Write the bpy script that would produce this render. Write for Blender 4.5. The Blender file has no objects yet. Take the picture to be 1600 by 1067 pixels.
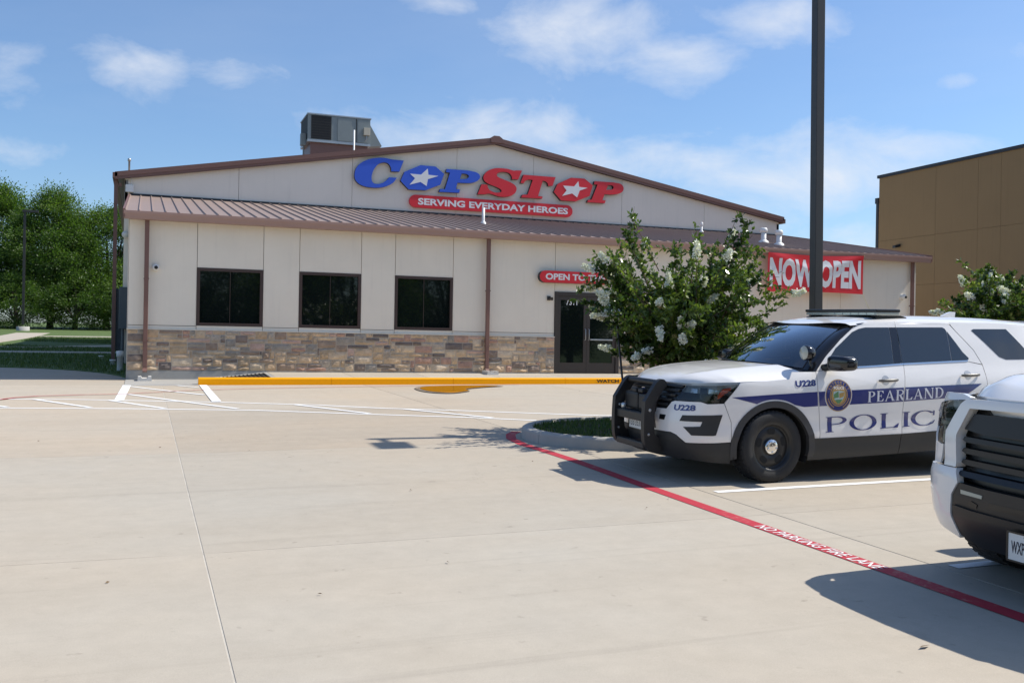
import bpy, bmesh, math, random
import numpy as np
from mathutils import Vector, Matrix
from mathutils.geometry import tessellate_polygon
random.seed(7); RNG = np.random.default_rng(11)
R = math.radians
scene = bpy.context.scene
COL = scene.collection

# ------------------------------------------------------------------ camera
F_PX, ROLL, YAW, CAM_H = 1550.0, 0.0172, R(20.4), 1.65
cam_data = bpy.data.cameras.new('camera')
cam_data.sensor_width = 36.0; cam_data.lens = 36.0 * F_PX / 1600.0
cam_data.clip_start = 0.1; cam_data.clip_end = 4000.0
cam = bpy.data.objects.new('camera', cam_data); COL.objects.link(cam)
cam.matrix_world = Matrix.Translation((0, 0, CAM_H)) @ Matrix.Rotation(-YAW, 4, 'Z') @ Matrix.Rotation(R(90), 4, 'X') @ Matrix.Rotation(ROLL, 4, 'Z')
scene.camera = cam

# ------------------------------------------------------------------ sun, sky, exposure
SUN_EL = R(49.5); SUN_H = Vector((1.0, -0.102, 0)).normalized()
SUN_DIR = Vector((SUN_H.x * math.cos(SUN_EL), SUN_H.y * math.cos(SUN_EL), math.sin(SUN_EL)))
sun_data = bpy.data.lights.new('sun', 'SUN'); sun_data.energy = 4.9; sun_data.angle = R(0.5); sun_data.color = (1.0, 0.945, 0.85)
sun = bpy.data.objects.new('sun', sun_data); COL.objects.link(sun)
sun.rotation_euler = SUN_DIR.to_track_quat('Z', 'Y').to_euler(); sun.location = (20, -5, 40)

def nd(nt, typ, **kw):
    n = nt.nodes.new(typ)
    for k, v in kw.items():
        if k in n.inputs: n.inputs[k].default_value = v
        else: setattr(n, k, v)
    return n
def lk(nt, a, b): nt.links.new(a, b)
def mth(nt, op, a, b=None, clamp=False):
    n = nt.nodes.new('ShaderNodeMath'); n.operation = op; n.use_clamp = clamp
    for i, v in enumerate((a, b)):
        if v is None: continue
        if isinstance(v, (int, float)): n.inputs[i].default_value = v
        else: nt.links.new(v, n.inputs[i])
    return n.outputs[0]
def mixc(nt, fac, a, b, blend='MIX'):
    n = nt.nodes.new('ShaderNodeMix'); n.data_type = 'RGBA'; n.blend_type = blend
    for i, v in ((0, fac), (6, a), (7, b)):
        if isinstance(v, (int, float)): n.inputs[i].default_value = v
        elif isinstance(v, tuple): n.inputs[i].default_value = (*v, 1) if len(v) == 3 else v
        else: nt.links.new(v, n.inputs[i])
    return n.outputs[2]

world = bpy.data.worlds.new('World'); scene.world = world; world.use_nodes = True
wt = world.node_tree; wt.nodes.clear()
sky = nd(wt, 'ShaderNodeTexSky'); sky.sky_type = 'NISHITA'; sky.sun_disc = False
sky.sun_elevation = SUN_EL; sky.sun_rotation = math.atan2(SUN_H.x, SUN_H.y)
sky.altitude = 0; sky.air_density = 1.0; sky.dust_density = 0.8; sky.ozone_density = 1.8
tc = nd(wt, 'ShaderNodeTexCoord'); sep = nd(wt, 'ShaderNodeSeparateXYZ'); lk(wt, tc.outputs['Generated'], sep.inputs[0])
dx, dy, dz = sep.outputs[0], sep.outputs[1], sep.outputs[2]
az = mth(wt, 'ARCTAN2', dx, dy); el = mth(wt, 'ARCSINE', dz)
zz = mth(wt, 'ADD', mth(wt, 'MAXIMUM', dz, 0.0), 0.12)
cmb = nd(wt, 'ShaderNodeCombineXYZ'); lk(wt, mth(wt, 'DIVIDE', dx, zz), cmb.inputs[0]); lk(wt, mth(wt, 'DIVIDE', dy, zz), cmb.inputs[1]); lk(wt, mth(wt, 'MULTIPLY', el, 3.0), cmb.inputs[2])
n1 = nd(wt, 'ShaderNodeTexNoise', Scale=0.55, Detail=9.0, Roughness=0.58, Distortion=0.25); lk(wt, cmb.outputs[0], n1.inputs['Vector'])
# angular noise for cumulus edges
cm2 = nd(wt, 'ShaderNodeCombineXYZ'); lk(wt, az, cm2.inputs[0]); lk(wt, mth(wt, 'MULTIPLY', el, 1.7), cm2.inputs[1])
n2 = nd(wt, 'ShaderNodeTexNoise', Scale=9.0, Detail=8.0, Roughness=0.6, Distortion=0.3); lk(wt, cm2.outputs[0], n2.inputs['Vector'])
def px_dir(x, y):
    a, b = x - 800, y - 533.5; cr, sr = math.cos(ROLL), math.sin(ROLL)
    u = (a * cr + b * sr) / F_PX; v = (-a * sr + b * cr) / F_PX; c, s = math.cos(YAW), math.sin(YAW)
    return Vector((c * u + s, -s * u + c, -v))
blobs = None
# drifting cumulus banks: (pixel x, pixel y, half width, half height, weight)
for (bx, by, bw, bh, wgt) in [(225, 105, 85, 50, .85), (370, 115, 90, 28, .85), (10, 110, 60, 60, .6), (40, 235, 90, 28, .5),
        (930, 40, 150, 62, 1.0), (1060, 85, 130, 48, .95), (1200, 35, 130, 45, .9), (740, 205, 190, 62, 1.05), (930, 260, 150, 50, 1.0),
        (1230, 265, 210, 68, 1.0), (1420, 235, 110, 26, .8), (1150, 320, 150, 45, .7), (1350, 370, 90, 30, .8), (1495, 130, 40, 16, .7), (690, 5, 80, 20, .7), (1600, 80, 50, 30, .5)]:
    d = px_dir(bx, by).normalized(); a0 = math.atan2(d.x, d.y); e0 = math.asin(d.z)
    qa = mth(wt, 'DIVIDE', mth(wt, 'SUBTRACT', az, a0), bw / F_PX); qe = mth(wt, 'DIVIDE', mth(wt, 'SUBTRACT', el, e0), bh / F_PX)
    q = mth(wt, 'ADD', mth(wt, 'MULTIPLY', qa, qa), mth(wt, 'MULTIPLY', qe, qe))
    gsn = mth(wt, 'MULTIPLY', mth(wt, 'EXPONENT', mth(wt, 'MULTIPLY', q, -0.8)), wgt)
    blobs = gsn if blobs is None else mth(wt, 'MAXIMUM', blobs, gsn)
far = mth(wt, 'MULTIPLY', mth(wt, 'SUBTRACT', n1.outputs[0], 0.49), 4.0, True)      # the same broken cloud over the rest of the sky
infr = mth(wt, 'MULTIPLY', mth(wt, 'SUBTRACT', 1.15, mth(wt, 'ABSOLUTE', mth(wt, 'SUBTRACT', az, YAW))), 1.8, True)
far = mth(wt, 'MULTIPLY', far, mth(wt, 'SUBTRACT', 1.0, mth(wt, 'MULTIPLY', infr, 0.85)))
blobf = mth(wt, 'MULTIPLY', mth(wt, 'ADD', mth(wt, 'SUBTRACT', blobs, 0.40), mth(wt, 'MULTIPLY', mth(wt, 'SUBTRACT', n2.outputs[0], 0.5), 1.9)), 1.15, True)
cov = mth(wt, 'MULTIPLY', mth(wt, 'MAXIMUM', mth(wt, 'MULTIPLY', far, 0.8), blobf), 0.84, True)
cloudc = mixc(wt, n2.outputs[0], (6.2, 6.7, 7.5), (7.3, 7.5, 7.9))
skyt = mixc(wt, 1.0, sky.outputs[0], (.89, 1.06, 1.25), 'MULTIPLY')      # clear, humid blue
skyc = mixc(wt, cov, skyt, cloudc)
bg = nd(wt, 'ShaderNodeBackground', Strength=0.108); lk(wt, skyc, bg.inputs[0])
wo = nd(wt, 'ShaderNodeOutputWorld'); lk(wt, bg.outputs[0], wo.inputs[0])
scene.view_settings.view_transform = 'Standard'; scene.view_settings.look = 'None'
scene.view_settings.gamma = 1.0; scene.view_settings.use_curve_mapping = False
scene.view_settings.exposure = 0.19

# ------------------------------------------------------------------ measuring helpers (a pixel gives a direction, a plane gives the distance)
def zg(X, Y):                                   # lie of the paved ground: rises to the store and slightly to the right
    w = 1.0 if Y < 14 else max(.25, 1 - .75 * (Y - 14) / 9.7)
    return .022 * Y + .0145 * max(0, min(X, 14)) * w
def wy(x, y, Yp): d = px_dir(x, y); t = Yp / d.y; return (d.x * t, CAM_H + d.z * t)
def wx(x, y, Xp): d = px_dir(x, y); t = Xp / d.x; return (d.y * t, CAM_H + d.z * t)
def g(x, y, dz=0):
    d = px_dir(x, y); t = 5.0
    for _ in range(120): t += (CAM_H + d.z * t - zg(d.x * t, d.y * t) - dz) / (.022 * d.y - d.z) * .8
    return (d.x * t, d.y * t)

# ------------------------------------------------------------------ object helpers
def tag(o, label=None, cat=None, group=None, kind=None):
    if label: o['label'] = label
    if cat: o['category'] = cat
    if group: o['group'] = group
    if kind: o['kind'] = kind
    return o
def link(name, me, m=None, parent=None):
    o = bpy.data.objects.new(name, me); COL.objects.link(o)
    if m is not None and me is not None and not me.materials: me.materials.append(m)
    if parent is not None: o.parent = parent
    return o
def empty(name, loc=(0, 0, 0), parent=None):
    o = bpy.data.objects.new(name, None); COL.objects.link(o); o.location = loc; o.empty_display_size = .2
    if parent is not None: o.parent = parent
    return o
class MB:
    def __init__(s): s.v = []; s.f = []; s.sm = []
    def add(s, vs, fs, smooth=False):
        b = len(s.v); s.v += [tuple(v) for v in vs]; s.f += [tuple(b + i for i in f) for f in fs]; s.sm += [smooth] * len(fs); return s
    def box(s, x0, x1, y0, y1, z0, z1, bev=0.0):
        if bev <= 0:
            return s.add([(x0,y0,z0),(x1,y0,z0),(x1,y1,z0),(x0,y1,z0),(x0,y0,z1),(x1,y0,z1),(x1,y1,z1),(x0,y1,z1)],
                         [(0,3,2,1),(4,5,6,7),(0,1,5,4),(1,2,6,5),(2,3,7,6),(3,0,4,7)])
        bm = bmesh.new(); bmesh.ops.create_cube(bm, size=1.0)
        for v in bm.verts: v.co = Vector(((x0+x1)/2 + v.co.x*(x1-x0), (y0+y1)/2 + v.co.y*(y1-y0), (z0+z1)/2 + v.co.z*(z1-z0)))
        bmesh.ops.bevel(bm, geom=bm.edges[:], offset=bev, segments=2, affect='EDGES', profile=.6)
        return s.bm(bm)
    def bm(s, bm, smooth=False):
        bm.verts.index_update(); s.add([v.co[:] for v in bm.verts], [[v.index for v in f.verts] for f in bm.faces], smooth); bm.free(); return s
    def prism(s, poly, axis, a0, a1):           # 2-d polygon extruded along an axis; poly given in the other two axes in order
        def p(u, v, a): return {'x': (a, u, v), 'y': (u, a, v), 'z': (u, v, a)}[axis]
        n = len(poly); tris = tessellate_polygon([[Vector((u, v, 0)) for u, v in poly]])
        vs = [p(u, v, a0) for u, v in poly] + [p(u, v, a1) for u, v in poly]
        fs = [tuple(t) for t in tris] + [tuple(n + i for i in reversed(t)) for t in tris] + [(i, (i+1) % n, n + (i+1) % n, n + i) for i in range(n)]
        return s.add(vs, fs)
    def tube(s, pts, r, n=10, caps=True, smooth=True):
        pts = [Vector(p) for p in pts]; rr = r if isinstance(r, (list, tuple)) else [r] * len(pts); vs = []; fs = []
        up = None
        for i, p in enumerate(pts):
            d = (pts[min(i+1, len(pts)-1)] - pts[max(i-1, 0)]).normalized()
            if up is None: up = d.orthogonal().normalized()
            up = (up - d * up.dot(d)).normalized(); w = d.cross(up)
            for k in range(n):
                a = 2 * math.pi * k / n; vs.append(p + (up * math.cos(a) + w * math.sin(a)) * rr[i])
        for i in range(len(pts) - 1):
            for k in range(n): fs.append((i*n+k, i*n+(k+1) % n, (i+1)*n+(k+1) % n, (i+1)*n+k))
        s.add(vs, fs, smooth)
        if caps:
            s.add(vs[:n], [tuple(range(n))[::-1]]); s.add(vs[-n:], [tuple(range(n))])
        return s
    def lathe(s, prof, origin=(0, 0, 0), axis='y', n=40, smooth=True):     # prof: (radius, along)
        o = Vector(origin); vs = []; fs = []
        for r, a in prof:
            for k in range(n):
                t = 2 * math.pi * k / n; c, q = r * math.cos(t), r * math.sin(t)
                vs.append(o + Vector({'y': (c, a, q), 'z': (c, q, a), 'x': (a, c, q)}[axis]))
        for i in range(len(prof) - 1):
            for k in range(n): fs.append((i*n+k, i*n+(k+1) % n, (i+1)*n+(k+1) % n, (i+1)*n+k))
        return s.add(vs, fs, smooth)
    def mesh(s, name):
        me = bpy.data.meshes.new(name); me.from_pydata(s.v, [], s.f); me.polygons.foreach_set('use_smooth', s.sm)
        bm = bmesh.new(); bm.from_mesh(me); bmesh.ops.recalc_face_normals(bm, faces=bm.faces); bm.to_mesh(me); bm.free(); me.update(); return me
    def build(s, name, m, parent=None): return link(name, s.mesh(name), m, parent)
def raw_mesh(name, V, Q, m, parent=None, smooth=False, attr=None):        # numpy vertices + quads/tris, quick
    V = np.asarray(V, np.float32); Q = np.asarray(Q, np.int32); k = Q.shape[1]
    me = bpy.data.meshes.new(name); me.vertices.add(len(V)); me.vertices.foreach_set('co', V.ravel())
    me.loops.add(Q.size); me.loops.foreach_set('vertex_index', Q.ravel()); me.polygons.add(len(Q))
    me.polygons.foreach_set('loop_start', np.arange(0, Q.size, k, dtype=np.int32)); me.update(calc_edges=True)
    if smooth: me.polygons.foreach_set('use_smooth', np.ones(len(Q), bool))
    if attr is not None:
        a = me.attributes.new('tint', 'FLOAT', 'FACE'); a.data.foreach_set('value', np.asarray(attr, np.float32))
    return link(name, me, m, parent)

# ------------------------------------------------------------------ lettering
_tc = {}
def text_geo(s, bold=0.0, spacing=1.0):
    key = (s, bold, spacing)
    if key not in _tc:
        cu = bpy.data.curves.new('t', 'FONT'); cu.body = s; cu.offset = bold; cu.resolution_u = 3; cu.space_character = spacing
        o = bpy.data.objects.new('t', cu); COL.objects.link(o); bpy.context.view_layer.update()
        me = o.evaluated_get(bpy.context.evaluated_depsgraph_get()).to_mesh()
        v = np.array([x.co[:2] for x in me.vertices]); f = [tuple(p.vertices) for p in me.polygons]
        o.evaluated_get(bpy.context.evaluated_depsgraph_get()).to_mesh_clear(); bpy.data.objects.remove(o); bpy.data.curves.remove(cu)
        lo = v.min(0); hi = v.max(0); _tc[key] = ((v - lo) / (hi - lo), f)
    return _tc[key]
def text_bm(s, bold=0.0, spacing=1.0, cut=None):          # unit-box lettering, optionally cut into a grid so it can follow a curved surface
    v, f = text_geo(s, bold, spacing); bm = bmesh.new(); vv = [bm.verts.new((a, b, 0)) for a, b in v]
    for q in f:
        try: bm.faces.new([vv[i] for i in q])
        except ValueError: pass
    if cut: grid_cut(bm, *cut)
    return bm
def grid_cut(bm, sx, sy):
    xs = [v.co.x for v in bm.verts]; ys = [v.co.y for v in bm.verts]
    for ax, lo, hi, st in ((0, min(xs), max(xs), sx), (1, min(ys), max(ys), sy)):
        k = math.floor(lo / st) + 1
        while k * st < hi - 1e-6:
            co = [0, 0, 0]; no = [0, 0, 0]; co[ax] = k * st; no[ax] = 1
            bmesh.ops.bisect_plane(bm, geom=bm.verts[:] + bm.edges[:] + bm.faces[:], plane_co=co, plane_no=no, dist=1e-6); k += 1
for _s, _b in (('SERVING EVERYDAY HEROES', .02), ('OPEN TO THE', .02), ('7311', .012), ('U228', .02), ('WATCH YOUR STEP', .015), ('NO PARKING FIRE LANE', .005),
               ('TEXAS', .0), ('133', .0), ('3531', .0), ('WXP', .0), ('POLICE', .02), ('NOW', .045), ('OPEN', .045), ('7X', .0)): text_geo(_s, _b)
for _c in 'INTEGY': text_geo(_c, .01)
def flat_text(name, s, m, parent, x0, x1, z0, z1, fn, bold=.02):          # fn(u, v) -> point
    bm = text_bm(s, bold)
    for v in bm.verts: v.co = Vector(fn(x0 + (x1 - x0) * v.co.x, z0 + (z1 - z0) * v.co.y))
    me = bpy.data.meshes.new(name); bm.to_mesh(me); bm.free(); return link(name, me, m, parent)
def smooth_loop(pts):            # ('c', x, y) keeps a corner; plain points are curved through
    P = [(p[1], p[2], True) if len(p) == 3 else (p[0], p[1], False) for p in pts]; n = len(P); out = []
    for i in range(n):
        p0, p1, p2, p3 = [np.array(P[(i + k) % n][:2], float) for k in (-1, 0, 1, 2)]
        c1, c2 = P[i][2], P[(i + 1) % n][2]; out.append(tuple(p1))
        if c1 and c2: continue
        m1 = (p2 - p1) if c1 else (p2 - p0) / 2; m2 = (p2 - p1) if c2 else (p3 - p1) / 2
        for k in range(1, 5):
            t = k / 5; out.append(tuple((2*t**3-3*t**2+1)*p1 + (t**3-2*t**2+t)*m1 + (-2*t**3+3*t**2)*p2 + (t**3-t**2)*m2))
    return out
def solid(loops, y0, y1):         # outline(s) in x,z with holes, extruded between two depths
    mb = MB(); flat = [p for l in loops for p in l]; n = len(flat)
    tr = tessellate_polygon([[Vector((a, b, 0)) for a, b in l] for l in loops])
    mb.add([(a, y0, b) for a, b in flat], [tuple(t) for t in tr]); mb.add([(a, y1, b) for a, b in flat], [tuple(reversed(t)) for t in tr])
    for l in loops:
        k = len(l); mb.add([(a, y0, b) for a, b in l] + [(a, y1, b) for a, b in l], [(i, (i+1) % k, k + (i+1) % k, k + i) for i in range(k)])
    return mb

# ------------------------------------------------------------------ materials
MATS = {}
def mat(name, col=(.5, .5, .5), rough=.6, metal=0.0, var=0.0, vscale=6.0, bump=0.0, bscale=40.0, coat=0.0, spec=.5, rnd=0.0, streak=0.0):
    m = bpy.data.materials.new(name); m.use_nodes = True; nt = m.node_tree; b = nt.nodes['Principled BSDF']
    b.inputs['Base Color'].default_value = (*col, 1); b.inputs['Roughness'].default_value = rough; b.inputs['Metallic'].default_value = metal
    b.inputs['Coat Weight'].default_value = coat; b.inputs['Coat Roughness'].default_value = .03; b.inputs['Specular IOR Level'].default_value = spec
    c = None
    if var or bump or rnd:
        geo = nd(nt, 'ShaderNodeNewGeometry')
    if var:
        n = nd(nt, 'ShaderNodeTexNoise', Scale=vscale, Detail=6.0, Roughness=.65); lk(nt, geo.outputs['Position'], n.inputs['Vector'])
        k = mth(nt, 'ADD', mth(nt, 'MULTIPLY', mth(nt, 'SUBTRACT', n.outputs[0], .5), var * 3.2), 1.0)
        c = mixc(nt, 1.0, (*col,), k, 'MULTIPLY')
    if streak:                     # rain streaks down a wall
        mp = nd(nt, 'ShaderNodeMapping'); mp.inputs['Scale'].default_value = (3.2, 3.2, .16); lk(nt, geo.outputs['Position'], mp.inputs['Vector'])
        n = nd(nt, 'ShaderNodeTexNoise', Scale=2.2, Detail=6.0, Roughness=.7); lk(nt, mp.outputs[0], n.inputs['Vector'])
        c = mixc(nt, 1.0, c, mth(nt, 'SUBTRACT', 1.0, mth(nt, 'MULTIPLY', mth(nt, 'MULTIPLY', mth(nt, 'SUBTRACT', n.outputs[0], .52), 5.0, True), streak)), 'MULTIPLY')
    if rnd:
        oi = nd(nt, 'ShaderNodeObjectInfo'); k = mth(nt, 'ADD', mth(nt, 'MULTIPLY', mth(nt, 'SUBTRACT', oi.outputs['Random'], .5), rnd * 2), 1.0)
        c = mixc(nt, 1.0, c if c is not None else (*col,), k, 'MULTIPLY')
    if c is not None: lk(nt, c, b.inputs['Base Color'])
    if bump:
        n = nd(nt, 'ShaderNodeTexNoise', Scale=bscale, Detail=5.0, Roughness=.6); lk(nt, geo.outputs['Position'], n.inputs['Vector'])
        bp = nd(nt, 'ShaderNodeBump', Strength=bump, Distance=.02); lk(nt, n.outputs[0], bp.inputs['Height']); lk(nt, bp.outputs[0], b.inputs['Normal'])
    MATS[name] = m; return m
def leafmat(name, cols, rough=.5, trans=.35):
    m = bpy.data.materials.new(name); m.use_nodes = True; nt = m.node_tree; b = nt.nodes['Principled BSDF']; out = nt.nodes['Material Output']
    at = nd(nt, 'ShaderNodeAttribute'); at.attribute_name = 'tint'; rp = nd(nt, 'ShaderNodeValToRGB'); lk(nt, at.outputs['Fac'], rp.inputs[0])
    e = rp.color_ramp.elements; e[0].color = (*cols[0], 1); e[1].color = (*cols[-1], 1)
    for i, cc in enumerate(cols[1:-1]): q = e.new((i + 1) / (len(cols) - 1)); q.color = (*cc, 1)
    lk(nt, rp.outputs[0], b.inputs['Base Color']); b.inputs['Roughness'].default_value = rough; b.inputs['Specular IOR Level'].default_value = .45
    tr = nd(nt, 'ShaderNodeBsdfTranslucent'); lk(nt, mixc(nt, 1.0, rp.outputs[0], (1.5, 1.6, .7), 'MULTIPLY'), tr.inputs[0])
    mx = nd(nt, 'ShaderNodeMixShader'); mx.inputs[0].default_value = trans; lk(nt, b.outputs[0], mx.inputs[1]); lk(nt, tr.outputs[0], mx.inputs[2]); lk(nt, mx.outputs[0], out.inputs[0])
    MATS[name] = m; return m
def concrete(name, c1, c2, c3, rnd=.055, scale=1.0):
    m = bpy.data.materials.new(name); m.use_nodes = True; nt = m.node_tree; b = nt.nodes['Principled BSDF']
    geo = nd(nt, 'ShaderNodeNewGeometry'); P = geo.outputs['Position']
    def noise(s, d, r): n = nd(nt, 'ShaderNodeTexNoise', Scale=s * scale, Detail=d, Roughness=r); lk(nt, P, n.inputs['Vector']); return n.outputs[0]
    st = nd(nt, 'ShaderNodeMapping'); st.inputs['Scale'].default_value = (.25, 1.1, 1); lk(nt, P, st.inputs['Vector'])
    ns = nd(nt, 'ShaderNodeTexNoise', Scale=.9 * scale, Detail=5.0, Roughness=.6); lk(nt, st.outputs[0], ns.inputs['Vector'])
    big = mth(nt, 'MULTIPLY', mth(nt, 'SUBTRACT', noise(.16, 4.0, .55), .40), 5.0, True)
    c = mixc(nt, big, c1, c2)
    c = mixc(nt, mth(nt, 'MULTIPLY', mth(nt, 'SUBTRACT', ns.outputs[0], .48), 3.0, True), c, c3)
    fine = mth(nt, 'ADD', mth(nt, 'MULTIPLY', mth(nt, 'SUBTRACT', noise(160, 3.0, .7), .5), .34), 1.0)
    mid = mth(nt, 'ADD', mth(nt, 'MULTIPLY', mth(nt, 'SUBTRACT', noise(5, 6.0, .7), .5), .26), 1.0)
    c = mixc(nt, 1.0, c, mth(nt, 'MULTIPLY', fine, mid), 'MULTIPLY')
    spot = mth(nt, 'MULTIPLY', mth(nt, 'SUBTRACT', noise(9, 2.0, .5), .70), 9.0, True)
    c = mixc(nt, mth(nt, 'MULTIPLY', spot, .35), c, (.10, .085, .07))
    oil = mth(nt, 'MULTIPLY', mth(nt, 'SUBTRACT', noise(1.3, 5.0, .7), .66), 7.0, True)            # oil and rust drips
    c = mixc(nt, mth(nt, 'MULTIPLY', oil, .3), c, (.13, .105, .08))
    for rot, sc_, th_, am in ((.35, (.10, 2.6, 1), .60, .15), (-.5, (.07, 3.4, 1), .62, .12), (1.2, (.09, 3.0, 1), .62, .14)):        # sweeping tyre scuffs
        mp = nd(nt, 'ShaderNodeMapping'); mp.inputs['Rotation'].default_value = (0, 0, rot); mp.inputs['Scale'].default_value = sc_; lk(nt, P, mp.inputs['Vector'])
        nn = nd(nt, 'ShaderNodeTexNoise', Scale=1.0, Detail=4.0, Roughness=.65, Distortion=.6); lk(nt, mp.outputs[0], nn.inputs['Vector'])
        c = mixc(nt, mth(nt, 'MULTIPLY', mth(nt, 'MULTIPLY', mth(nt, 'SUBTRACT', nn.outputs[0], th_), 9.0, True), am), c, (.16, .14, .12))
    vo = nd(nt, 'ShaderNodeTexVoronoi', Scale=.21 * scale); vo.feature = 'DISTANCE_TO_EDGE'; wob = nd(nt, 'ShaderNodeTexNoise', Scale=1.4, Detail=6.0, Roughness=.7); lk(nt, P, wob.inputs['Vector'])
    va = nd(nt, 'ShaderNodeVectorMath'); va.operation = 'ADD'; vs_ = nd(nt, 'ShaderNodeVectorMath'); vs_.operation = 'SCALE'; vs_.inputs['Scale'].default_value = .9; lk(nt, wob.outputs['Color'], vs_.inputs[0]); lk(nt, P, va.inputs[0]); lk(nt, vs_.outputs[0], va.inputs[1]); lk(nt, va.outputs[0], vo.inputs['Vector'])
    crack = mth(nt, 'MULTIPLY', mth(nt, 'LESS_THAN', vo.outputs['Distance'], .0011), mth(nt, 'MULTIPLY', mth(nt, 'SUBTRACT', noise(.11, 2.0, .5), .55), 12.0, True))
    c = mixc(nt, mth(nt, 'MULTIPLY', crack, .5), c, (.12, .105, .09))
    oi = nd(nt, 'ShaderNodeObjectInfo'); c = mixc(nt, 1.0, c, mth(nt, 'ADD', mth(nt, 'MULTIPLY', mth(nt, 'SUBTRACT', oi.outputs['Random'], .5), rnd * 2), 1.0), 'MULTIPLY')
    lk(nt, c, b.inputs['Base Color']); b.inputs['Roughness'].default_value = .85; b.inputs['Specular IOR Level'].default_value = .3
    bp = nd(nt, 'ShaderNodeBump', Strength=.25, Distance=.004); lk(nt, noise(120, 4.0, .7), bp.inputs['Height']); lk(nt, bp.outputs[0], b.inputs['Normal'])
    MATS[name] = m; return m
def worn_paint(name, col, under, wear=.5, rough=.7):          # road paint with scuffs that let the concrete through
    m = bpy.data.materials.new(name); m.use_nodes = True; nt = m.node_tree; b = nt.nodes['Principled BSDF']
    geo = nd(nt, 'ShaderNodeNewGeometry')
    n = nd(nt, 'ShaderNodeTexNoise', Scale=14.0, Detail=9.0, Roughness=.72); lk(nt, geo.outputs['Position'], n.inputs['Vector'])
    n3 = nd(nt, 'ShaderNodeTexNoise', Scale=1.1, Detail=3.0, Roughness=.6); lk(nt, geo.outputs['Position'], n3.inputs['Vector'])
    f = mth(nt, 'MULTIPLY', mth(nt, 'SUBTRACT', mth(nt, 'ADD', n.outputs[0], mth(nt, 'MULTIPLY', mth(nt, 'SUBTRACT', n3.outputs[0], .5), .5)), .72 - .2 * wear), 6.0, True)
    c = mixc(nt, mth(nt, 'MULTIPLY', f, wear), col, under)
    k = mth(nt, 'ADD', mth(nt, 'MULTIPLY', mth(nt, 'SUBTRACT', n.outputs[0], .5), .3), 1.0)
    lk(nt, mixc(nt, 1.0, c, k, 'MULTIPLY'), b.inputs['Base Color']); b.inputs['Roughness'].default_value = rough; b.inputs['Specular IOR Level'].default_value = .2
    MATS[name] = m; return m
def glassy(name, tint, refl=1.0, rough=.0):           # thin see-through sheet: tinted transmission plus fresnel mirror
    m = bpy.data.materials.new(name); m.use_nodes = True; nt = m.node_tree; nt.nodes.remove(nt.nodes['Principled BSDF']); out = nt.nodes['Material Output']
    t = nd(nt, 'ShaderNodeBsdfTransparent'); t.inputs[0].default_value = (*tint, 1); gl = nd(nt, 'ShaderNodeBsdfGlossy'); gl.inputs['Roughness'].default_value = rough
    fr = nd(nt, 'ShaderNodeFresnel', IOR=1.52); mx = nd(nt, 'ShaderNodeMixShader'); lk(nt, mth(nt, 'MULTIPLY', fr.outputs[0], refl, True), mx.inputs[0])
    lk(nt, t.outputs[0], mx.inputs[1]); lk(nt, gl.outputs[0], mx.inputs[2]); lk(nt, mx.outputs[0], out.inputs[0]); MATS[name] = m; return m

CONC = concrete('concrete_paving', (.435, .365, .282), (.425, .378, .310), (.385, .328, .258))
CONC_N = concrete('concrete_paving_grey', (.43, .372, .295), (.418, .382, .322), (.39, .345, .28), rnd=.06)
CONC2 = concrete('concrete_walk', (.45, .40, .32), (.44, .395, .33), (.395, .345, .275))
CONC3 = concrete('concrete_grey', (.36, .35, .325), (.39, .375, .345), (.31, .30, .275))
mat('sealant', (.50, .465, .40), .8, var=.3, vscale=3.0)
mat('stucco', (.83, .755, .635), .9, var=.045, vscale=1.2, streak=.05, bump=.12, bscale=220, rnd=.015)
mat('stucco_gable', (.84, .775, .68), .9, var=.04, vscale=.8, streak=.05, bump=.12, bscale=220, rnd=.015)
mat('groove', (.30, .27, .24), .9); mat('joint_filler', (.42, .375, .305), .9, var=.3, vscale=1.2)
mat('mortar', (.58, .51, .42), .95, var=.12, vscale=30, bump=.4, bscale=120)
mat('gutter_metal', (.36, .225, .185), .4, var=.04, vscale=3)
mat('brown_metal', (.185, .095, .075), .45, var=.05, vscale=3, spec=.5)
mat('roof_metal', (.295, .22, .185), .5, metal=.0, var=.06, vscale=1.5, rnd=.04)
mat('window_frame', (.06, .034, .028), .4)
mat('door_bronze', (.045, .034, .029), .4)
mat('dark_glass', (.006, .009, .009), .02, spec=.7)
mat('white_paint_metal', (.75, .75, .74), .45)
mat('white_plastic', (.72, .72, .70), .4)
mat('galvanised', (.42, .44, .45), .42, metal=.7, var=.12, vscale=8)
mat('hvac_grey', (.235, .265, .262), .5, metal=.2, var=.06, vscale=4)
mat('hvac_dark', (.018, .018, .018), .7)
mat('sign_blue', (.04, .115, .62), .35, spec=.4)
mat('sign_red', (.70, .028, .04), .35, spec=.4)
mat('sign_return_dark', (.018, .016, .02), .5)
mat('sign_white', (.80, .80, .80), .4)
mat('tan_wall', (.255, .172, .088), .9, streak=.07, var=.06, vscale=.6, bump=.1, bscale=150)
mat('dark_trim', (.018, .022, .03), .5)
mat('pole_bronze', (.035, .031, .029), .4, var=.08, vscale=3)
mat('rubber_mat', (.018, .018, .019), .75)
worn_paint('yellow_paint', (.98, .40, .0), (.65, .34, .03), .2)
worn_paint('white_line', (.80, .80, .79), (.50, .45, .38), .45)
worn_paint('red_line', (.44, .042, .06), (.45, .27, .21), .75)
worn_paint('red_faint', (.52, .13, .12), (.5, .43, .34), .95)
mat('black_stencil', (.05, .03, .01), .8)
mat('soil', (.06, .045, .03), .95, var=.3, vscale=12)
mat('lawn', (.08, .125, .028), .9, var=.35, vscale=2.5, bump=.6, bscale=60)
leafmat('grass_blade', [(.028, .06, .012), (.06, .12, .02), (.14, .17, .05)], .6, .25)
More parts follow.
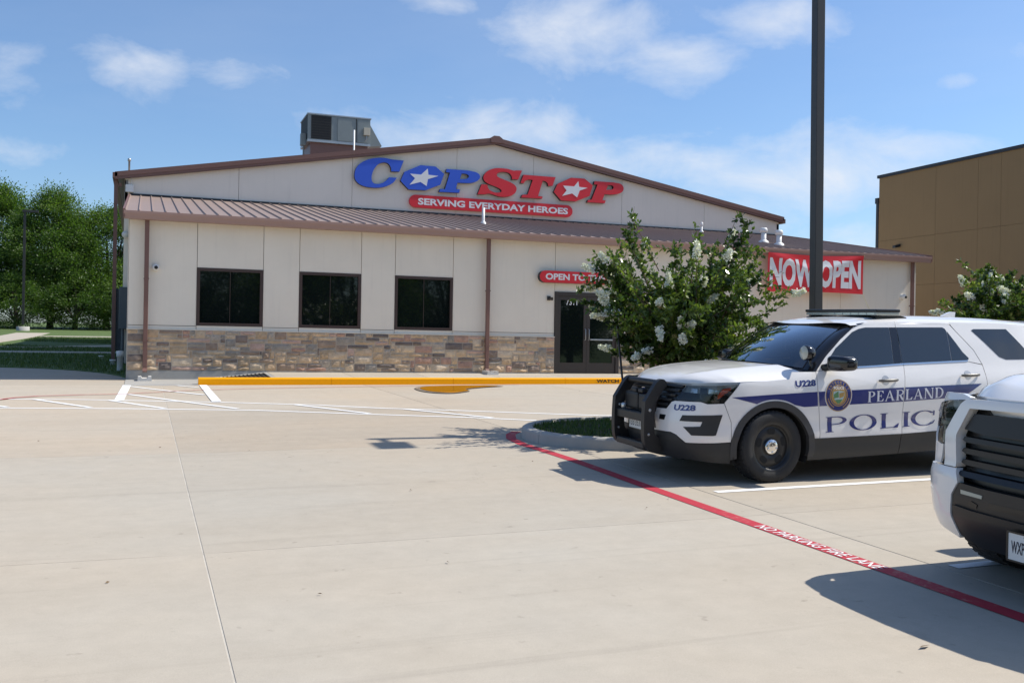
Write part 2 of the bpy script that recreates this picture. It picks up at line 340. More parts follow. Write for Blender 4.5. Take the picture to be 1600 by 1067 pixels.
leafmat('oak_leaf', [(.02, .048, .01), (.048, .10, .017), (.09, .16, .028), (.15, .22, .048)], .5, .4)
leafmat('myrtle_leaf', [(.03, .058, .018), (.065, .11, .025), (.125, .18, .04), (.24, .28, .07)], .25, .35)
leafmat('blossom', [(.70, .70, .66), (.85, .85, .83), (.90, .90, .89)], .8, .15)
leafmat('seed_head', [(.10, .075, .03), (.20, .14, .05), (.24, .22, .07)], .7, .15)
mat('bark', (.13, .09, .06), .9, var=.3, vscale=14, bump=.5, bscale=60)
mat('bark_dark', (.06, .045, .032), .95, var=.3, vscale=6)
mat('banner_red', (.66, .022, .032), .42, spec=.5)
mat('banner_white', (.74, .75, .77), .42)
mat('rope', (.62, .58, .30), .8)
# ================================================================== THE SETTING
mb = MB()
TX = [-1500, -200, -60, -20, 0, 7, 14, 60, 200, 1500]; TY = [-1500, -200, -60, -13, 0, 7, 14, 19, 23.7, 40, 60, 85, 110, 200, 1500]
tz = lambda X, Y: zg(X, max(-60, min(Y, 110))) - .16
mb.add([(X, Y, tz(X, Y)) for Y in TY for X in TX], [(j*len(TX)+i, j*len(TX)+i+1, (j+1)*len(TX)+i+1, (j+1)*len(TX)+i) for j in range(len(TY)-1) for i in range(len(TX)-1)], True)
tag(mb.build('terrain', MATS['lawn']), kind='structure')

pave = tag(empty('pavement'), kind='structure')
def slab(x0, x1, y0, y1, parent=pave, m=CONC, dz=0.0, gap=.006, name='slab', th=.12):
    n = 4; X = np.linspace(x0 + gap, x1 - gap, n); Y = np.linspace(y0 + gap * .4, y1 - gap * .4, n); mb = MB()
    top = [(x, y, zg(x, y) + dz) for y in Y for x in X]
    mb.add(top, [(j*n+i, j*n+i+1, (j+1)*n+i+1, (j+1)*n+i) for j in range(n-1) for i in range(n-1)])
    rim = [i for i in range(n)] + [j*n+n-1 for j in range(1, n)] + [(n-1)*n+i for i in range(n-2, -1, -1)] + [j*n for j in range(n-2, 0, -1)]
    k = len(rim); mb.add([top[i] for i in rim] + [(top[i][0], top[i][1], top[i][2] - th) for i in rim], [(i, (i+1) % k, k + (i+1) % k, k + i) for i in range(k)])
    return mb.build(name, m, parent)
XJ = [.41 + 4.62 * k for k in range(-7, 10)]; YJ = [-18.4, -13.3, -8.2, -3.1, 1.98, 7.09, 12.2, 17.3, 23.78]
for i in range(len(XJ) - 1):
    for j in range(len(YJ) - 1): slab(XJ[i], XJ[i+1], YJ[j], YJ[j+1], m=CONC_N if YJ[j+1] < 12.5 else CONC)
    if XJ[i+1] < -4: slab(XJ[i], XJ[i+1], 23.78, 31.2)
    if XJ[i] > 23: slab(XJ[i], XJ[i+1], 23.78, 30); slab(XJ[i], XJ[i+1], 30, 36); slab(XJ[i], XJ[i+1], 36, 42)
slab(XJ[6], -.38, 23.78, 31.2); slab(23.9, XJ[13], 23.78, 30) if XJ[13] > 24 else None
def ribbon(pts, w, m, dz=.004, name='painted_line', parent=pave, step=.8):
    P = [Vector((*p, 0)) for p in pts]; Q = [P[0]]
    for a, b in zip(P, P[1:]):
        n = max(1, int((b - a).length / step)); Q += [a.lerp(b, (k + 1) / n) for k in range(n)]
    vs = []
    for i, p in enumerate(Q):
        d = (Q[min(i+1, len(Q)-1)] - Q[max(i-1, 0)]).normalized(); s = Vector((-d.y, d.x, 0)) * w / 2
        for q in (p - s, p + s): vs.append((q.x, q.y, zg(q.x, q.y) + dz))
    return MB().add(vs, [(2*i, 2*i+1, 2*i+3, 2*i+2) for i in range(len(Q) - 1)]).build(name, m, parent)
for x in XJ[1:-1]: ribbon([(x, -18.3), (x, 23.77)], .012, MATS['sealant'], -.003, 'joint_sealant')
for y in YJ[1:-1]: ribbon([(XJ[0], y), (XJ[-1], y)], .007, MATS['joint_filler'], -.004, 'joint_sealant', step=2)
# paint on the paving
WL, RL = MATS['white_line'], MATS['red_line']
ribbon([(4.62, -12), (4.62, 6), (4.63, 8.6), (4.66, 10.4), (4.64, 11.2), (4.60, 11.9), (4.66, 12.5), (4.82, 12.95), (5.02, 13.25)], .135, RL, name='fire_lane_stripe', step=.4)
bm = text_bm('NO PARKING FIRE LANE', .005, cut=(.1, .5))
for v in bm.verts:
    Y = 6.70 - 1.40 * v.co.x; X = 4.566 + .105 * v.co.y; v.co = Vector((X, Y, zg(X, Y) + .007))
me = bpy.data.meshes.new('fire_lane_lettering'); bm.to_mesh(me); bm.free(); link('fire_lane_lettering', me, WL, pave)
for yy in (8.15, 5.20, 2.25, -.7, -3.65): ribbon([(5.12, yy), (10.1, yy)], .10, WL, name='stall_line')
ribbon([(9.95, -12), (9.95, 10.6)], .10, WL, dz=.0075, name='stall_line')
GA = [g(*p) for p in [(0, 637.5), (200, 638.5), (400, 641), (600, 648), (735, 652.3), (838, 657)]]
GA = [(GA[0][0] - 14, GA[0][1] + 1.2)] + GA
GB = [g(*p) for p in [(0, 623.5), (100, 624), (195, 625.5), (345, 628.5), (500, 633), (600, 638), (705, 641), (945, 649.5)]]
GB = [(GB[0][0] - 14, GB[0][1] + 1.2)] + GB + [(10.5, 14.6)]
ribbon(GA, .10, WL, step=.5); ribbon(GB, .10, WL, step=.5)
for k, (a, b) in enumerate([((-60, 627), (12, 636.4)), ((54, 624.2), (142, 637)), ((172, 625.8), (258, 638.4)), ((203, 604), (320, 617.3)), ((197, 615.7), (372, 639)), ((277, 602.8), (310, 605.6)), ((462, 632.6), (578, 646.4)), ((632, 639.4), (770, 653))]):
    ribbon([g(*a), g(*b)], .10, WL, .0075, step=.5)
ribbon([(-.42, 23.70), (1.2, 23.70)], .08, WL, .0075)
ribbon([(-.32, 23.7), (-.40, 19.6)], .17, WL, .011, 'stop_bar'); ribbon([(1.30, 23.7), (1.30, 19.2)], .17, WL, .011, 'stop_bar')
ribbon([(-6, 18.0), (-3.2, 19.3)] + [g(*p) for p in [(0, 625), (25, 622), (60, 619.5), (132, 617.5)]], .07, RL, .014, 'red_stripe', step=.3)
ribbon([g(*p) for p in [(132, 617.5), (200, 616), (235, 614)]], .06, MATS['red_faint'], .014, 'red_stripe', step=.3)
ribbon([g(*p) for p in [(235, 614), (310, 610), (400, 607.5), (480, 606), (560, 604.5)]] + [(9, 23.6)], .06, MATS['red_faint'], .014, 'red_stripe', step=.3)
# puddle
def sheet(pts, dz, m, name, parent=None):
    P = smooth_loop(pts); c = np.mean(P, axis=0); vs = [(x, y, zg(x, y) + dz) for x, y in P] + [(c[0], c[1], zg(*c) + dz)]; n = len(P)
    return MB().add(vs, [(i, (i+1) % n, n) for i in range(n)]).build(name, m, parent)
mat('wet_concrete', (.25, .21, .165), .35, var=.1, vscale=4); WM = mat('water', (.03, .026, .02), .015, spec=.5); lk(WM.node_tree, nd(WM.node_tree, 'ShaderNodeCombineXYZ', Z=1.0).outputs[0], WM.node_tree.nodes['Principled BSDF'].inputs['Normal'])   # standing water lies level
pud = [g(*p) for p in [(656, 607.5), (668, 604.8), (700, 603.6), (745, 603.2), (778, 604.2), (752, 606), (728, 608.6), (732, 611.5), (706, 614.6), (672, 612.5)]]
cx, cy = np.mean(pud, axis=0)
sheet([(cx + (x - cx) * 1.14, cy + (y - cy) * 1.10) for x, y in pud], .016, MATS['wet_concrete'], 'damp_patch', pave)
tag(sheet(pud, .021, MATS['water'], 'puddle'), 'shallow puddle mirroring the yellow kerb on the paving', 'puddle', kind='structure')

# raised walk, kerb and ramp in front of the store
walk = tag(empty('sidewalk'), kind='structure')
Zc, Zw = .705, .775
def wz(y): return Zc + (Zw - Zc) * (y - 23.95) / 1.7
for x0, x1 in zip(np.arange(2.95, 23.8, 1.9), list(np.arange(4.85, 23.8, 1.9)) + [24.0]):
    if x1 - x0 < .2: continue
    mb = MB(); a, b = x0 + .005, x1 - .005
    mb.add([(a, 23.955, .3), (b, 23.955, .3), (b, 25.69, .3), (a, 25.69, .3), (a, 23.955, wz(23.955)), (b, 23.955, wz(23.955)), (b, 25.69, wz(25.69)), (a, 25.69, wz(25.69))],
           [(0,3,2,1),(4,5,6,7),(0,1,5,4),(1,2,6,5),(2,3,7,6),(3,0,4,7)]); mb.build('walk_slab', CONC2, walk)
MB().add([(-.38, 23.79, .532), (1.2, 23.79, .54), (1.2, 25.69, .585), (-.38, 25.69, .58)], [(0,1,2,3)]).add([(-.38,23.79,.532),(1.2,23.79,.54),(1.2,23.79,.3),(-.38,23.79,.3)], [(0,1,2,3)]).build('landing_slab', CONC3, walk)
MB().add([(1.2, 23.955, .54), (2.95, 23.955, .705), (2.95, 25.69, .775), (1.2, 25.69, .585), (1.2, 23.955, .2), (2.95, 23.955, .2), (2.95, 25.69, .2), (1.2, 25.69, .2)],
         [(0,1,2,3),(0,4,5,1),(1,5,6,2),(2,6,7,3),(3,7,4,0)]).build('ramp_slab', CONC3, walk)
rp = MB()                                                                       # tactile mat with raised bars on the ramp
def rampz(x, y): u = (x - 1.2) / 1.75; v = (y - 23.955) / 1.735; return (.54 * (1-u) + .705 * u) * (1-v) + (.585 * (1-u) + .775 * u) * v
rp.add([(x, y, rampz(x, y) + .008) for x, y in ((1.30, 23.99), (2.85, 23.99), (2.85, 25.3), (1.30, 25.3))], [(0,1,2,3)])
for k in range(16):
    x = 1.36 + k * .095; rp.add([(x + a, y, rampz(x + a, y) + h) for y in (24.02, 25.27) for a, h in ((0, .009), (.012, .024), (.036, .024), (.048, .009))], [(0,1,5,4),(1,2,6,5),(2,3,7,6)])
rp.build('tactile_mat', MATS['rubber_mat'], walk)
for x0, x1 in zip(np.arange(1.2, 23.9, 3.05), list(np.arange(4.25, 23.9, 3.05)) + [24.0]):
    if x1 - x0 < .3: continue
    n = 6; mb = MB(); pr = [(23.78, None), (23.785, -.03), (23.80, -.008), (23.82, 0), (23.95, 0), (23.95, -.3)]; xs = [x0 + .003, x1 - .003]
    zt = lambda x: .70 + .0022 * (x - 1.2)
    vs = [(x, y, (zg(x, 23.78) - .05) if h is None else zt(x) + h) for x in xs for y, h in pr]; mb.add(vs, [(i, i+1, n+i+1, n+i) for i in range(n-1)] + [tuple(range(n)), tuple(range(n, 2*n))])
    mb.build('yellow_kerb', MATS['yellow_paint'], walk)
def kerbtxt(s, xa, xb):
    def fn(u, v): return (u, 23.779, v)
    x0, x1 = wy(xa, 595, 23.78)[0], wy(xb, 595, 23.78)[0]; return flat_text('kerb_lettering', s, MATS['black_stencil'], walk, x0, x1, zg(x0, 23.78) + .035, .69, fn, .045)
kerbtxt('WATCH', 932, 967); kerbtxt('YOUR', 972, 1000); kerbtxt('STEP', 1005, 1033)

# lawn and paths on the left of the store
def gpoly(pts, dz, m, name, kind='structure', parent=None, fixed=None):
    mb = MB(); tri = tessellate_polygon([[Vector((x, y, 0)) for x, y in pts]]); n = len(pts)
    mb.add([(x, y, zg(x, y) + dz) for x, y in pts], [tuple(t) for t in tri]); mb.add([(x, y, zg(x, y) + d) for d in (dz, -.2) for x, y in pts], [(i, (i+1) % n, n + (i+1) % n, n + i) for i in range(n)])
    o = mb.build(name, m, parent); tag(o, kind=kind) if kind else None; return o
lawn_pts = [(-.40, 26.3), (-.55, 27.1), (-1.0, 28.4), (-1.7, 29.5), (-2.7, 30.5), (-3.8, 30.95), (-60, 31.0), (-60, 130), (30, 130), (30, 61), (-.40, 61)]
gpoly(lawn_pts, .02, MATS['lawn'], 'lawn')
gpoly([(-60, 40.2), (-.66, 41.2), (-.66, 42.4), (-60, 41.6)], .032, CONC2, 'path')
gpoly([(-60, 44.2), (-4.6, 46.2), (-.66, 49.0), (-.66, 51.6), (-4.6, 47.6), (-60, 45.4)], .034, CONC2, 'path')
gpoly([(-60, 50.5), (-6.4, 52.6), (-5.9, 63), (-6.0, 78), (-3.5, 89), (-5.6, 89), (-8.0, 76), (-7.9, 62.5), (-60, 60)], .036, CONC2, 'path')
gpoly([(-5.8, 64.6), (-.66, 66.2), (30, 67), (30, 69.2), (-.66, 68.2), (-5.8, 66.6)], .038, CONC2, 'path')
def blades(name, n, sampler, h0, h1, w, parent=None):
    P = np.array([sampler() for _ in range(n)]); a = RNG.uniform(0, 2*np.pi, n); h = RNG.uniform(h0, h1, n); ln = RNG.uniform(-.5, .5, (n, 2)) * h[:, None]
    V = np.zeros((n, 3, 3)); V[:, 0] = P; V[:, 1] = P; V[:, 0, 0] -= np.cos(a) * w; V[:, 0, 1] -= np.sin(a) * w; V[:, 1, 0] += np.cos(a) * w; V[:, 1, 1] += np.sin(a) * w
    V[:, 2] = P; V[:, 2, 2] += h; V[:, 2, :2] += ln; Q = np.arange(3 * n).reshape(n, 3)
    return raw_mesh(name, V.reshape(-1, 3), Q, MATS['grass_blade'], parent, attr=RNG.uniform(0, 1, n))
def lawn_s():
    while True:
        x = -random.uniform(.45, 9) ; y = random.uniform(26.6, 64)
        e = np.interp(-x, [.4, .55, 1.0, 1.7, 2.7, 3.8, 9], [26.3, 27.1, 28.4, 29.5, 30.5, 30.95, 31])
        if y < e + .03: continue
        if 40.2 < y < 42.45 or (46.2 < y + (x + .66) * .7 < 52 and y > 43.9) or (x < -5.8 and y > 50.4): continue
        return (x, y, zg(x, y) + .015)
tag(blades('lawn_grass', 26000, lawn_s, .04, .11, .012), 'mown green grass of the lawn left of the store', 'grass', kind='stuff')

# parking island with kerb, soil and grass
isl = tag(empty('parking_island'), kind='structure')
IX0, IX1, IYC, IR = 4.78, 15.6, 12.2, 1.345
def stadium(r, n=14):
    P = [(IX0 + IR - r * math.sin(math.pi * k / n), IYC - r * math.cos(math.pi * k / n)) for k in range(n + 1)]
    m = 9; xs = [IX0 + IR + (IX1 - IX0 - 2 * IR) * k / m for k in range(1, m)]
    P += [(x, IYC + r) for x in xs] + [(IX1 - IR + r * math.sin(math.pi * k / n), IYC + r * math.cos(math.pi * k / n)) for k in range(n + 1)] + [(x, IYC - r) for x in reversed(xs)]
    return P
rings = [(IR, -.05), (IR - .005, .11), (IR - .02, .14), (IR - .045, .152), (IR - .15, .152), (IR - .155, .05)]
rp_ = [[(x, y, zg(x, y) + h) for x, y in stadium(r)] for r, h in rings]; N = len(rp_[0]); per = 6
for s0 in range(0, N, per):
    mb = MB(); idx = [(s0 + k) % N for k in range(min(per, N - s0) + 1)]
    def shr(r, k):                     # leave a thin joint between kerb pieces
        p = Vector(rp_[r][idx[k]])
        if k == 0: return p.lerp(Vector(rp_[r][idx[1]]), .012)
        if k == len(idx) - 1: return p.lerp(Vector(rp_[r][idx[-2]]), .012)
        return p
    L = len(idx); mb.add([shr(r, k) for r in range(6) for k in range(L)], [(r*L+k, r*L+k+1, (r+1)*L+k+1, (r+1)*L+k) for r in range(5) for k in range(L-1)], True)
    mb.add([shr(r, 0) for r in range(6)], [tuple(range(6))]); mb.add([shr(r, L-1) for r in range(6)], [tuple(range(6))]); mb.build('kerb_stone', CONC3, isl)
P = stadium(IR - .15); n = len(P); MB().add([(x, y, zg(x, y) + .115) for x, y in P], [tuple(range(n))]).build('soil', MATS['soil'], isl)
def isl_s():
    while True:
        x = random.uniform(4.9, 15.4); y = random.uniform(10.9, 13.5); c = min(max(x, IX0 + IR), IX1 - IR)
        if (x - c)**2 + (y - IYC)**2 < (IR - .16)**2: return (x, y, zg(x, y) + .11)
tag(blades('island_grass', 24000, isl_s, .03, .08, .007), 'short green grass growing inside the parking island', 'grass', kind='stuff')

# ================================================================== THE STORE
store = tag(empty('store_building', (11.6, 25.7, .55)), 'single-storey beige store with stone base, brown metal roof and gabled upper wall', 'building')
store.matrix_world = Matrix.Translation((11.6, 25.7, .55)); SI = store.matrix_world.inverted()
def sub(o): o.matrix_parent_inverse = SI.copy(); return o              # parts are modelled in world coordinates
XL, XR, FY = -.36, 23.53, 25.70
sub(MB().box(XL, XR, 25.80, 33.5, .5, 4.44).box(XL, XL + .1, 25.70, 25.80, .5, 1.79).build('wall_core', MATS['groove'], store))
WIN = [(1.223, 2.822), (3.725, 5.32), (6.228, 7.827)]; WZ0, WZ1 = 1.915, 3.338; DX0, DX1, DZ1 = 10.816, 12.816, 3.065
def wall_panel(x0, x1, z0, z1, gp=.006): sub(MB().box(x0 + gp, x1 - gp, FY, 25.82, z0 + gp, z1 - gp, .004).build('wall_panel', MATS['stucco'], store))
ZT = 4.45
br = [XL] + [v for w in WIN for v in w] + [DX0, DX1, 16.6, 20.57, XR]
for a, b in zip(br, br[1:]):
    is_win = any(abs(a - w[0]) < .01 for w in WIN); is_door = abs(a - DX0) < .01
    wall_panel(a, b, WZ1 if is_win else DZ1 if is_door else WZ0 - .02, ZT)
    if not is_door: wall_panel(a, b, 1.80, WZ0 - .02 if not is_win else WZ0)
for (a, b) in WIN:
    w = sub(MB().box(a, a+.075, 25.685, 25.80, WZ0, WZ1).box(b-.075, b, 25.685, 25.80, WZ0, WZ1).box(a+.075, b-.075, 25.685, 25.80, WZ0, WZ0+.07).box(a+.075, b-.075, 25.685, 25.80, WZ1-.07, WZ1)
            .box((a+b)/2-.006, (a+b)/2+.006, 25.735, 25.80, WZ0+.07, WZ1-.07).build('window', MATS['window_frame'], store))
    for p, q in ((a+.075, (a+b)/2-.006), ((a+b)/2+.006, b-.075)): MB().box(p, q, 25.745, 25.77, WZ0+.07, WZ1-.07).build('pane', MATS['dark_glass'], w)
# entrance: frame, two leaves with glass, pull handles, number
dr = sub(MB().box(DX0, DX0+.09, 25.66, 25.80, .775, DZ1).box(DX1-.09, DX1, 25.66, 25.80, .775, DZ1).box(DX0+.09, DX1-.09, 25.66, 25.80, DZ1-.10, DZ1).build('entrance', MATS['door_bronze'], store))
mid = (DX0 + DX1) / 2
for s, (p, q) in enumerate(((DX0+.092, mid-.004), (mid+.004, DX1-.092))):
    lf = MB().box(p, p+.095, 25.70, 25.76, .785, DZ1-.103).box(q-.095, q, 25.70, 25.76, .785, DZ1-.103).box(p+.095, q-.095, 25.70, 25.76, .785, 1.08).box(p+.095, q-.095, 25.70, 25.76, DZ1-.22, DZ1-.103).build('door_leaf', MATS['door_bronze'], dr)
    MB().box(p+.095, q-.095, 25.722, 25.745, 1.08, DZ1-.22).build('pane', MATS['dark_glass'], dr)
    hx = q - .05 if s == 0 else p + .05
    MB().tube([(hx, 25.70, 1.72), (hx, 25.64, 1.74), (hx, 25.64, 2.02), (hx, 25.70, 2.04)], .012).build('pull_handle', MATS['galvanised'], dr)
    MB().box(p+.1, q-.1, 25.66, 25.70, 1.72, 1.76, .006).build('push_bar', MATS['galvanised'], dr) if s else None
x0, z0 = wy(884.5, 476.6, 25.72); x1, z1 = wy(902, 467.5, 25.72)
flat_text('street_number', '7311', MATS['sign_white'], dr, x0, x1, z0, z1, lambda u, v: (u, 25.719, v), .012)
# stone wainscot: every stone its own piece left of the entrance and beside it
SB, ST = .80, 1.788
stone_meshes = []
for k in range(9):
    nx, nz = 5, 4; mb = MB(); gv = []
    for j in range(nz):
        for i in range(nx):
            u, v = i / (nx-1), j / (nz-1); edge = i in (0, nx-1) or j in (0, nz-1)
            gv.append((u - .5 + (0 if i in (0, nx-1) else random.uniform(-.05, .05)), -(.25 if edge else random.uniform(.55, 1.0)), v - .5 + (0 if j in (0, nz-1) else random.uniform(-.07, .07))))
    mb.add(gv, [(j*nx+i, j*nx+i+1, (j+1)*nx+i+1, (j+1)*nx+i) for j in range(nz-1) for i in range(nx-1)])
    rim = [i for i in range(nx)] + [j*nx+nx-1 for j in range(1, nz)] + [(nz-1)*nx+i for i in range(nx-2, -1, -1)] + [j*nx for j in range(nz-2, 0, -1)]; n = len(rim)
    mb.add([gv[i] for i in rim] + [(gv[i][0], .1, gv[i][2]) for i in rim], [(i, (i+1) % n, n + (i+1) % n, n + i) for i in range(n)]); stone_meshes.append(mb.mesh('stone'))
def stone_mat(name, attr):
    m = bpy.data.materials.new(name); m.use_nodes = True; nt = m.node_tree; b = nt.nodes['Principled BSDF']
    if attr: src = nd(nt, 'ShaderNodeAttribute'); src.attribute_name = 'tint'; f = src.outputs['Fac']
    else: f = nd(nt, 'ShaderNodeObjectInfo').outputs['Random']
    rp = nd(nt, 'ShaderNodeValToRGB'); rp.color_ramp.interpolation = 'CONSTANT'; lk(nt, f, rp.inputs[0]); e = rp.color_ramp.elements
    cols = [(.60, .43, .27), (.55, .405, .27), (.50, .375, .25), (.57, .43, .29), (.62, .49, .35), (.46, .33, .205), (.44, .27, .20), (.53, .36, .28), (.60, .46, .31), (.33, .24, .175), (.24, .185, .15), (.17, .14, .125), (.32, .28, .235), (.43, .36, .285), (.52, .37, .23)]
    e[0].color = (*cols[0], 1); e[1].position = 1 / len(cols); e[1].color = (*cols[1], 1)
    for i, c in enumerate(cols[2:]): q = e.new((i + 2) / len(cols)); q.color = (*c, 1)
    geo = nd(nt, 'ShaderNodeNewGeometry'); n = nd(nt, 'ShaderNodeTexNoise', Scale=9.0, Detail=8.0, Roughness=.7); lk(nt, geo.outputs['Position'], n.inputs['Vector'])
    n5 = nd(nt, 'ShaderNodeTexNoise', Scale=3.5, Detail=3.0); lk(nt, geo.outputs['Position'], n5.inputs['Vector'])
    c = mixc(nt, mth(nt, 'MULTIPLY', mth(nt, 'SUBTRACT', n5.outputs[0], .54), 1.8, True), rp.outputs[0], (.14, .115, .095))
    lk(nt, mixc(nt, 1.0, c, mth(nt, 'ADD', mth(nt, 'MULTIPLY', mth(nt, 'SUBTRACT', n.outputs[0], .5), 1.3), 1.05), 'MULTIPLY'), b.inputs['Base Color']); b.inputs['Roughness'].default_value = .9
    bp = nd(nt, 'ShaderNodeBump', Strength=.7, Distance=.02); lk(nt, n.outputs[0], bp.inputs['Height']); lk(nt, bp.outputs[0], b.inputs['Normal']); return m
SM, SMA = stone_mat('ledge_stone', False), stone_mat('ledge_stone_far', True)
def pack(x0, x1, cell=.06, rows=10):
    n = int(round((x1 - x0) / cell)); cw = (x1 - x0) / n; ch = (ST - SB) / rows; occ = np.zeros((rows, n), bool); out = []
    for j in range(rows):
        for i in range(n):
            if occ[j, i]: continue
            h = random.choice([1, 1, 1, 2, 2]); w = random.choice([2, 3, 4, 5, 6, 7, 8, 9] if h < 2 else [3, 4, 5, 6, 7, 8]); h = min(h, rows - j); w = min(w, n - i)
            while w > 1 and occ[j:j+h, i:i+w].any(): w -= 1
            while h > 1 and occ[j:j+h, i:i+w].any(): h -= 1
            if n - i - w in (1, 2) and not occ[j, i:].any() : w = n - i
            occ[j:j+h, i:i+w] = True; out.append((x0 + i*cw, x0 + (i+w)*cw, SB + j*ch, SB + (j+h)*ch))
    return out
wains = sub(MB().box(XL, DX0 - .01, 25.655, 25.699, SB - .01, ST).box(DX1 + .01, XR, 25.655, 25.699, SB - .01, ST).build('stone_wainscot', MATS['mortar'], store))
left = pack(XL, DX0 - .01); right = pack(DX1 + .01, XR); singles = left + sorted(right)[:max(0, 298 - len(left))]
singles = singles[:300]; rest = (left + sorted(right))[len(singles):]
for (a, b, c, d) in singles:
    o = link('stone', random.choice(stone_meshes), SM, wains); o.location = ((a+b)/2, 25.658, (c+d)/2); o.scale = ((b-a)-.017, random.uniform(.035, .06), (d-c)-.017)
    if random.random() < .5: o.rotation_euler.y = math.pi
V = []; T = []; Fq = []; base = 0
for (a, b, c, d) in rest:
    me = random.choice(stone_meshes); v = np.array([q.co[:] for q in me.vertices]) * [(b-a)-.014, .05, (d-c)-.014] + [(a+b)/2, 25.658, (c+d)/2]; t = random.random()
    for p in me.polygons: Fq.append([base + i for i in p.vertices]); T.append(t)
    V.append(v); base += len(v)
if V: tag(raw_mesh('stones_behind_the_trees', np.vstack(V), np.array(Fq), SMA, wains, attr=T), kind='stuff')
sub(MB().box(XL - .02, DX0 - .005, 25.63, 25.70, ST + .002, ST + .02).box(DX1 + .005, XR + .02, 25.63, 25.70, ST + .002, ST + .02).build('ledge_trim', MATS['stucco'], store))
sub(MB().box(XL - .015, 2.95, 25.63, 25.80, .35, SB - .012).box(2.95, DX0, 25.655, 25.80, .6, SB - .012).box(DX1, XR, 25.655, 25.80, .6, SB - .012).build('foundation', CONC3, store))
# eave: soffit, gutter, rakes
sub(MB().prism([(25.43, 4.615), (25.325, 4.615), (25.325, 4.56), (25.345, 4.50), (25.36, 4.425), (25.43, 4.42)], 'x', XL - .12, XR + .32).build('gutter', MATS['gutter_metal'], store))
sub(MB().box(XL, XR, 25.43, 25.72, 4.44, 4.455).build('soffit', MATS['brown_metal'], store))
RS = (6.03 - 4.61) / (33.4 - 25.34)
def roofz(Y): return 4.61 + RS * (Y - 25.34)
npan = 80; pw = (XR + .32 - XL + .10) / npan
mb = MB(); ys = (25.335, 33.42)
for y in ys: pass
prof = [(0, 0), (.012, .035), (.028, .035), (.04, 0), (pw - .0005, 0)]
mb.add([(u, y, roofz(y) + h) for y in ys for u, h in prof] + [(u, y, roofz(y) - .03) for y in ys for u in (0, pw - .0005)],
       [(i, i+1, 5+i+1, 5+i) for i in range(4)] + [(0, 1, 2, 3, 4, 11, 10)])
pm = mb.mesh('roof_panel')
for k in range(npan):
    o = link('roof_panel', pm, MATS['roof_metal'], store); sub(o); o.location.x = XL - .10 + k * pw
for xx in (XL - .14, XR + .30): sub(MB().prism([(25.335, roofz(25.335) - .16), (33.4, roofz(33.4) - .16), (33.4, roofz(33.4) + .05), (25.335, roofz(25.335) + .05)], 'x', xx, xx + .045).build('rake_trim', MATS['brown_metal'], store))
for xa, xb in ((XL - .012, XL - .001), (XR + .001, XR + .012)):
    sub(MB().prism([(25.70, 1.80), (33.4, 1.80), (33.4, roofz(33.4) - .04), (25.70, roofz(25.70) - .04)], 'x', xa, xb).build('end_wall', MATS['stucco'], store)); sub(MB().box(xa, xb, 25.66, 33.4, .78, 1.787).build('end_wainscot', MATS['mortar'], store))
# downspouts
for X, zb in ((.05, .86), (8.78, .90), (23.27, .90)):
    sub(MB().box(X - .052, X + .052, 25.51, 25.59, zb, 4.44, .01).prism([(25.51, zb), (25.59, zb), (25.52, zb - .10), (25.44, zb - .07)], 'x', X - .052, X + .052).build('downspout', MATS['brown_metal'], store))
    for zz_ in (1.5, 3.0): sub(MB().box(X - .062, X + .062, 25.50, 25.62, zz_, zz_ + .03).build('downspout_strap', MATS['brown_metal'], store))
# gabled upper wall
GY, GXL, GXR, PK = 33.4, -.62, 23.69, 11.63
def gz(X, top=8.64): return top - .172 * abs(X - PK)
sub(MB().prism([(GXL + .05, 5.6), (GXR - .05, 5.6), (GXR - .05, gz(GXR) - .02), (PK, 8.58), (GXL + .05, gz(GXL) - .02)], 'y', 33.48, 33.6).build('gable_core', MATS['groove'], store))
gb = [GXL, 2.84, 6.55, 10.24, 13.14, 16.71, 20.26, GXR]
for a, b in zip(gb, gb[1:]):
    a2, b2 = a + .006, b - .006; poly = [(a2, 5.5), (b2, 5.5), (b2, gz(b2))] + ([(PK, 8.64)] if a < PK < b else []) + [(a2, gz(a2))]
    sub(MB().prism(poly, 'y', GY, 33.5).build('gable_panel', MATS['stucco_gable'], store))
sub(MB().box(GXL, GXL + .10, 33.4, 60, .5, 6.50).box(GXR - .10, GXR, 33.4, 60, .5, 6.50).box(GXL, GXR, 59.9, 60, .5, 6.5).box(GXL + .002, XL, 33.405, 33.5, .5, 5.5).build('rear_wall', MATS['stucco_gable'], store))
def rakeline(dzt, dzb, xl=-.905, xr=23.80):
    t = 8.865
    return [(xl, t - .172 * (PK - xl) + dzb), (PK, t + dzb), (xr, t - .172 * (xr - PK) + dzb), (xr, t - .172 * (xr - PK) + dzt), (PK, t + dzt), (xl, t - .172 * (PK - xl) + dzt)]
sub(MB().prism(rakeline(0, -.15), 'y', 33.20, 33.26).prism(rakeline(-.152, -.235), 'y', 33.22, 33.26).build('gable_trim', MATS['brown_metal'], store))
sub(MB().prism(rakeline(-.06, -.09), 'y', 33.26, 60.3).build('main_roof', MATS['roof_metal'], store))
sub(MB().prism(rakeline(-.15, -.17, -.85, 23.74), 'y', 33.26, 33.4).build('gable_soffit', MATS['brown_metal'], store))
sub(MB().prism([(PK - .22, 8.835), (PK - .2, 8.67), (PK + .2, 8.67), (PK + .22, 8.835), (PK + .1, 8.915), (PK - .1, 8.915)], 'y', 33.17, 60.3).build('ridge_cap', MATS['brown_metal'], store))
for xa, xb, za in ((-.97, -.83, 6.52), (23.73, 23.86, 6.52)): sub(MB().box(xa, xb, 33.2, 60.2, za, za + .17).build('main_gutter', MATS['brown_metal'], store))
sub(MB().box(-.93, -.82, 33.5, 33.62, .7, 6.55).box(-.80, -.70, 33.5, 33.6, 6.3, 6.4).build('downspout', MATS['brown_metal'], store))
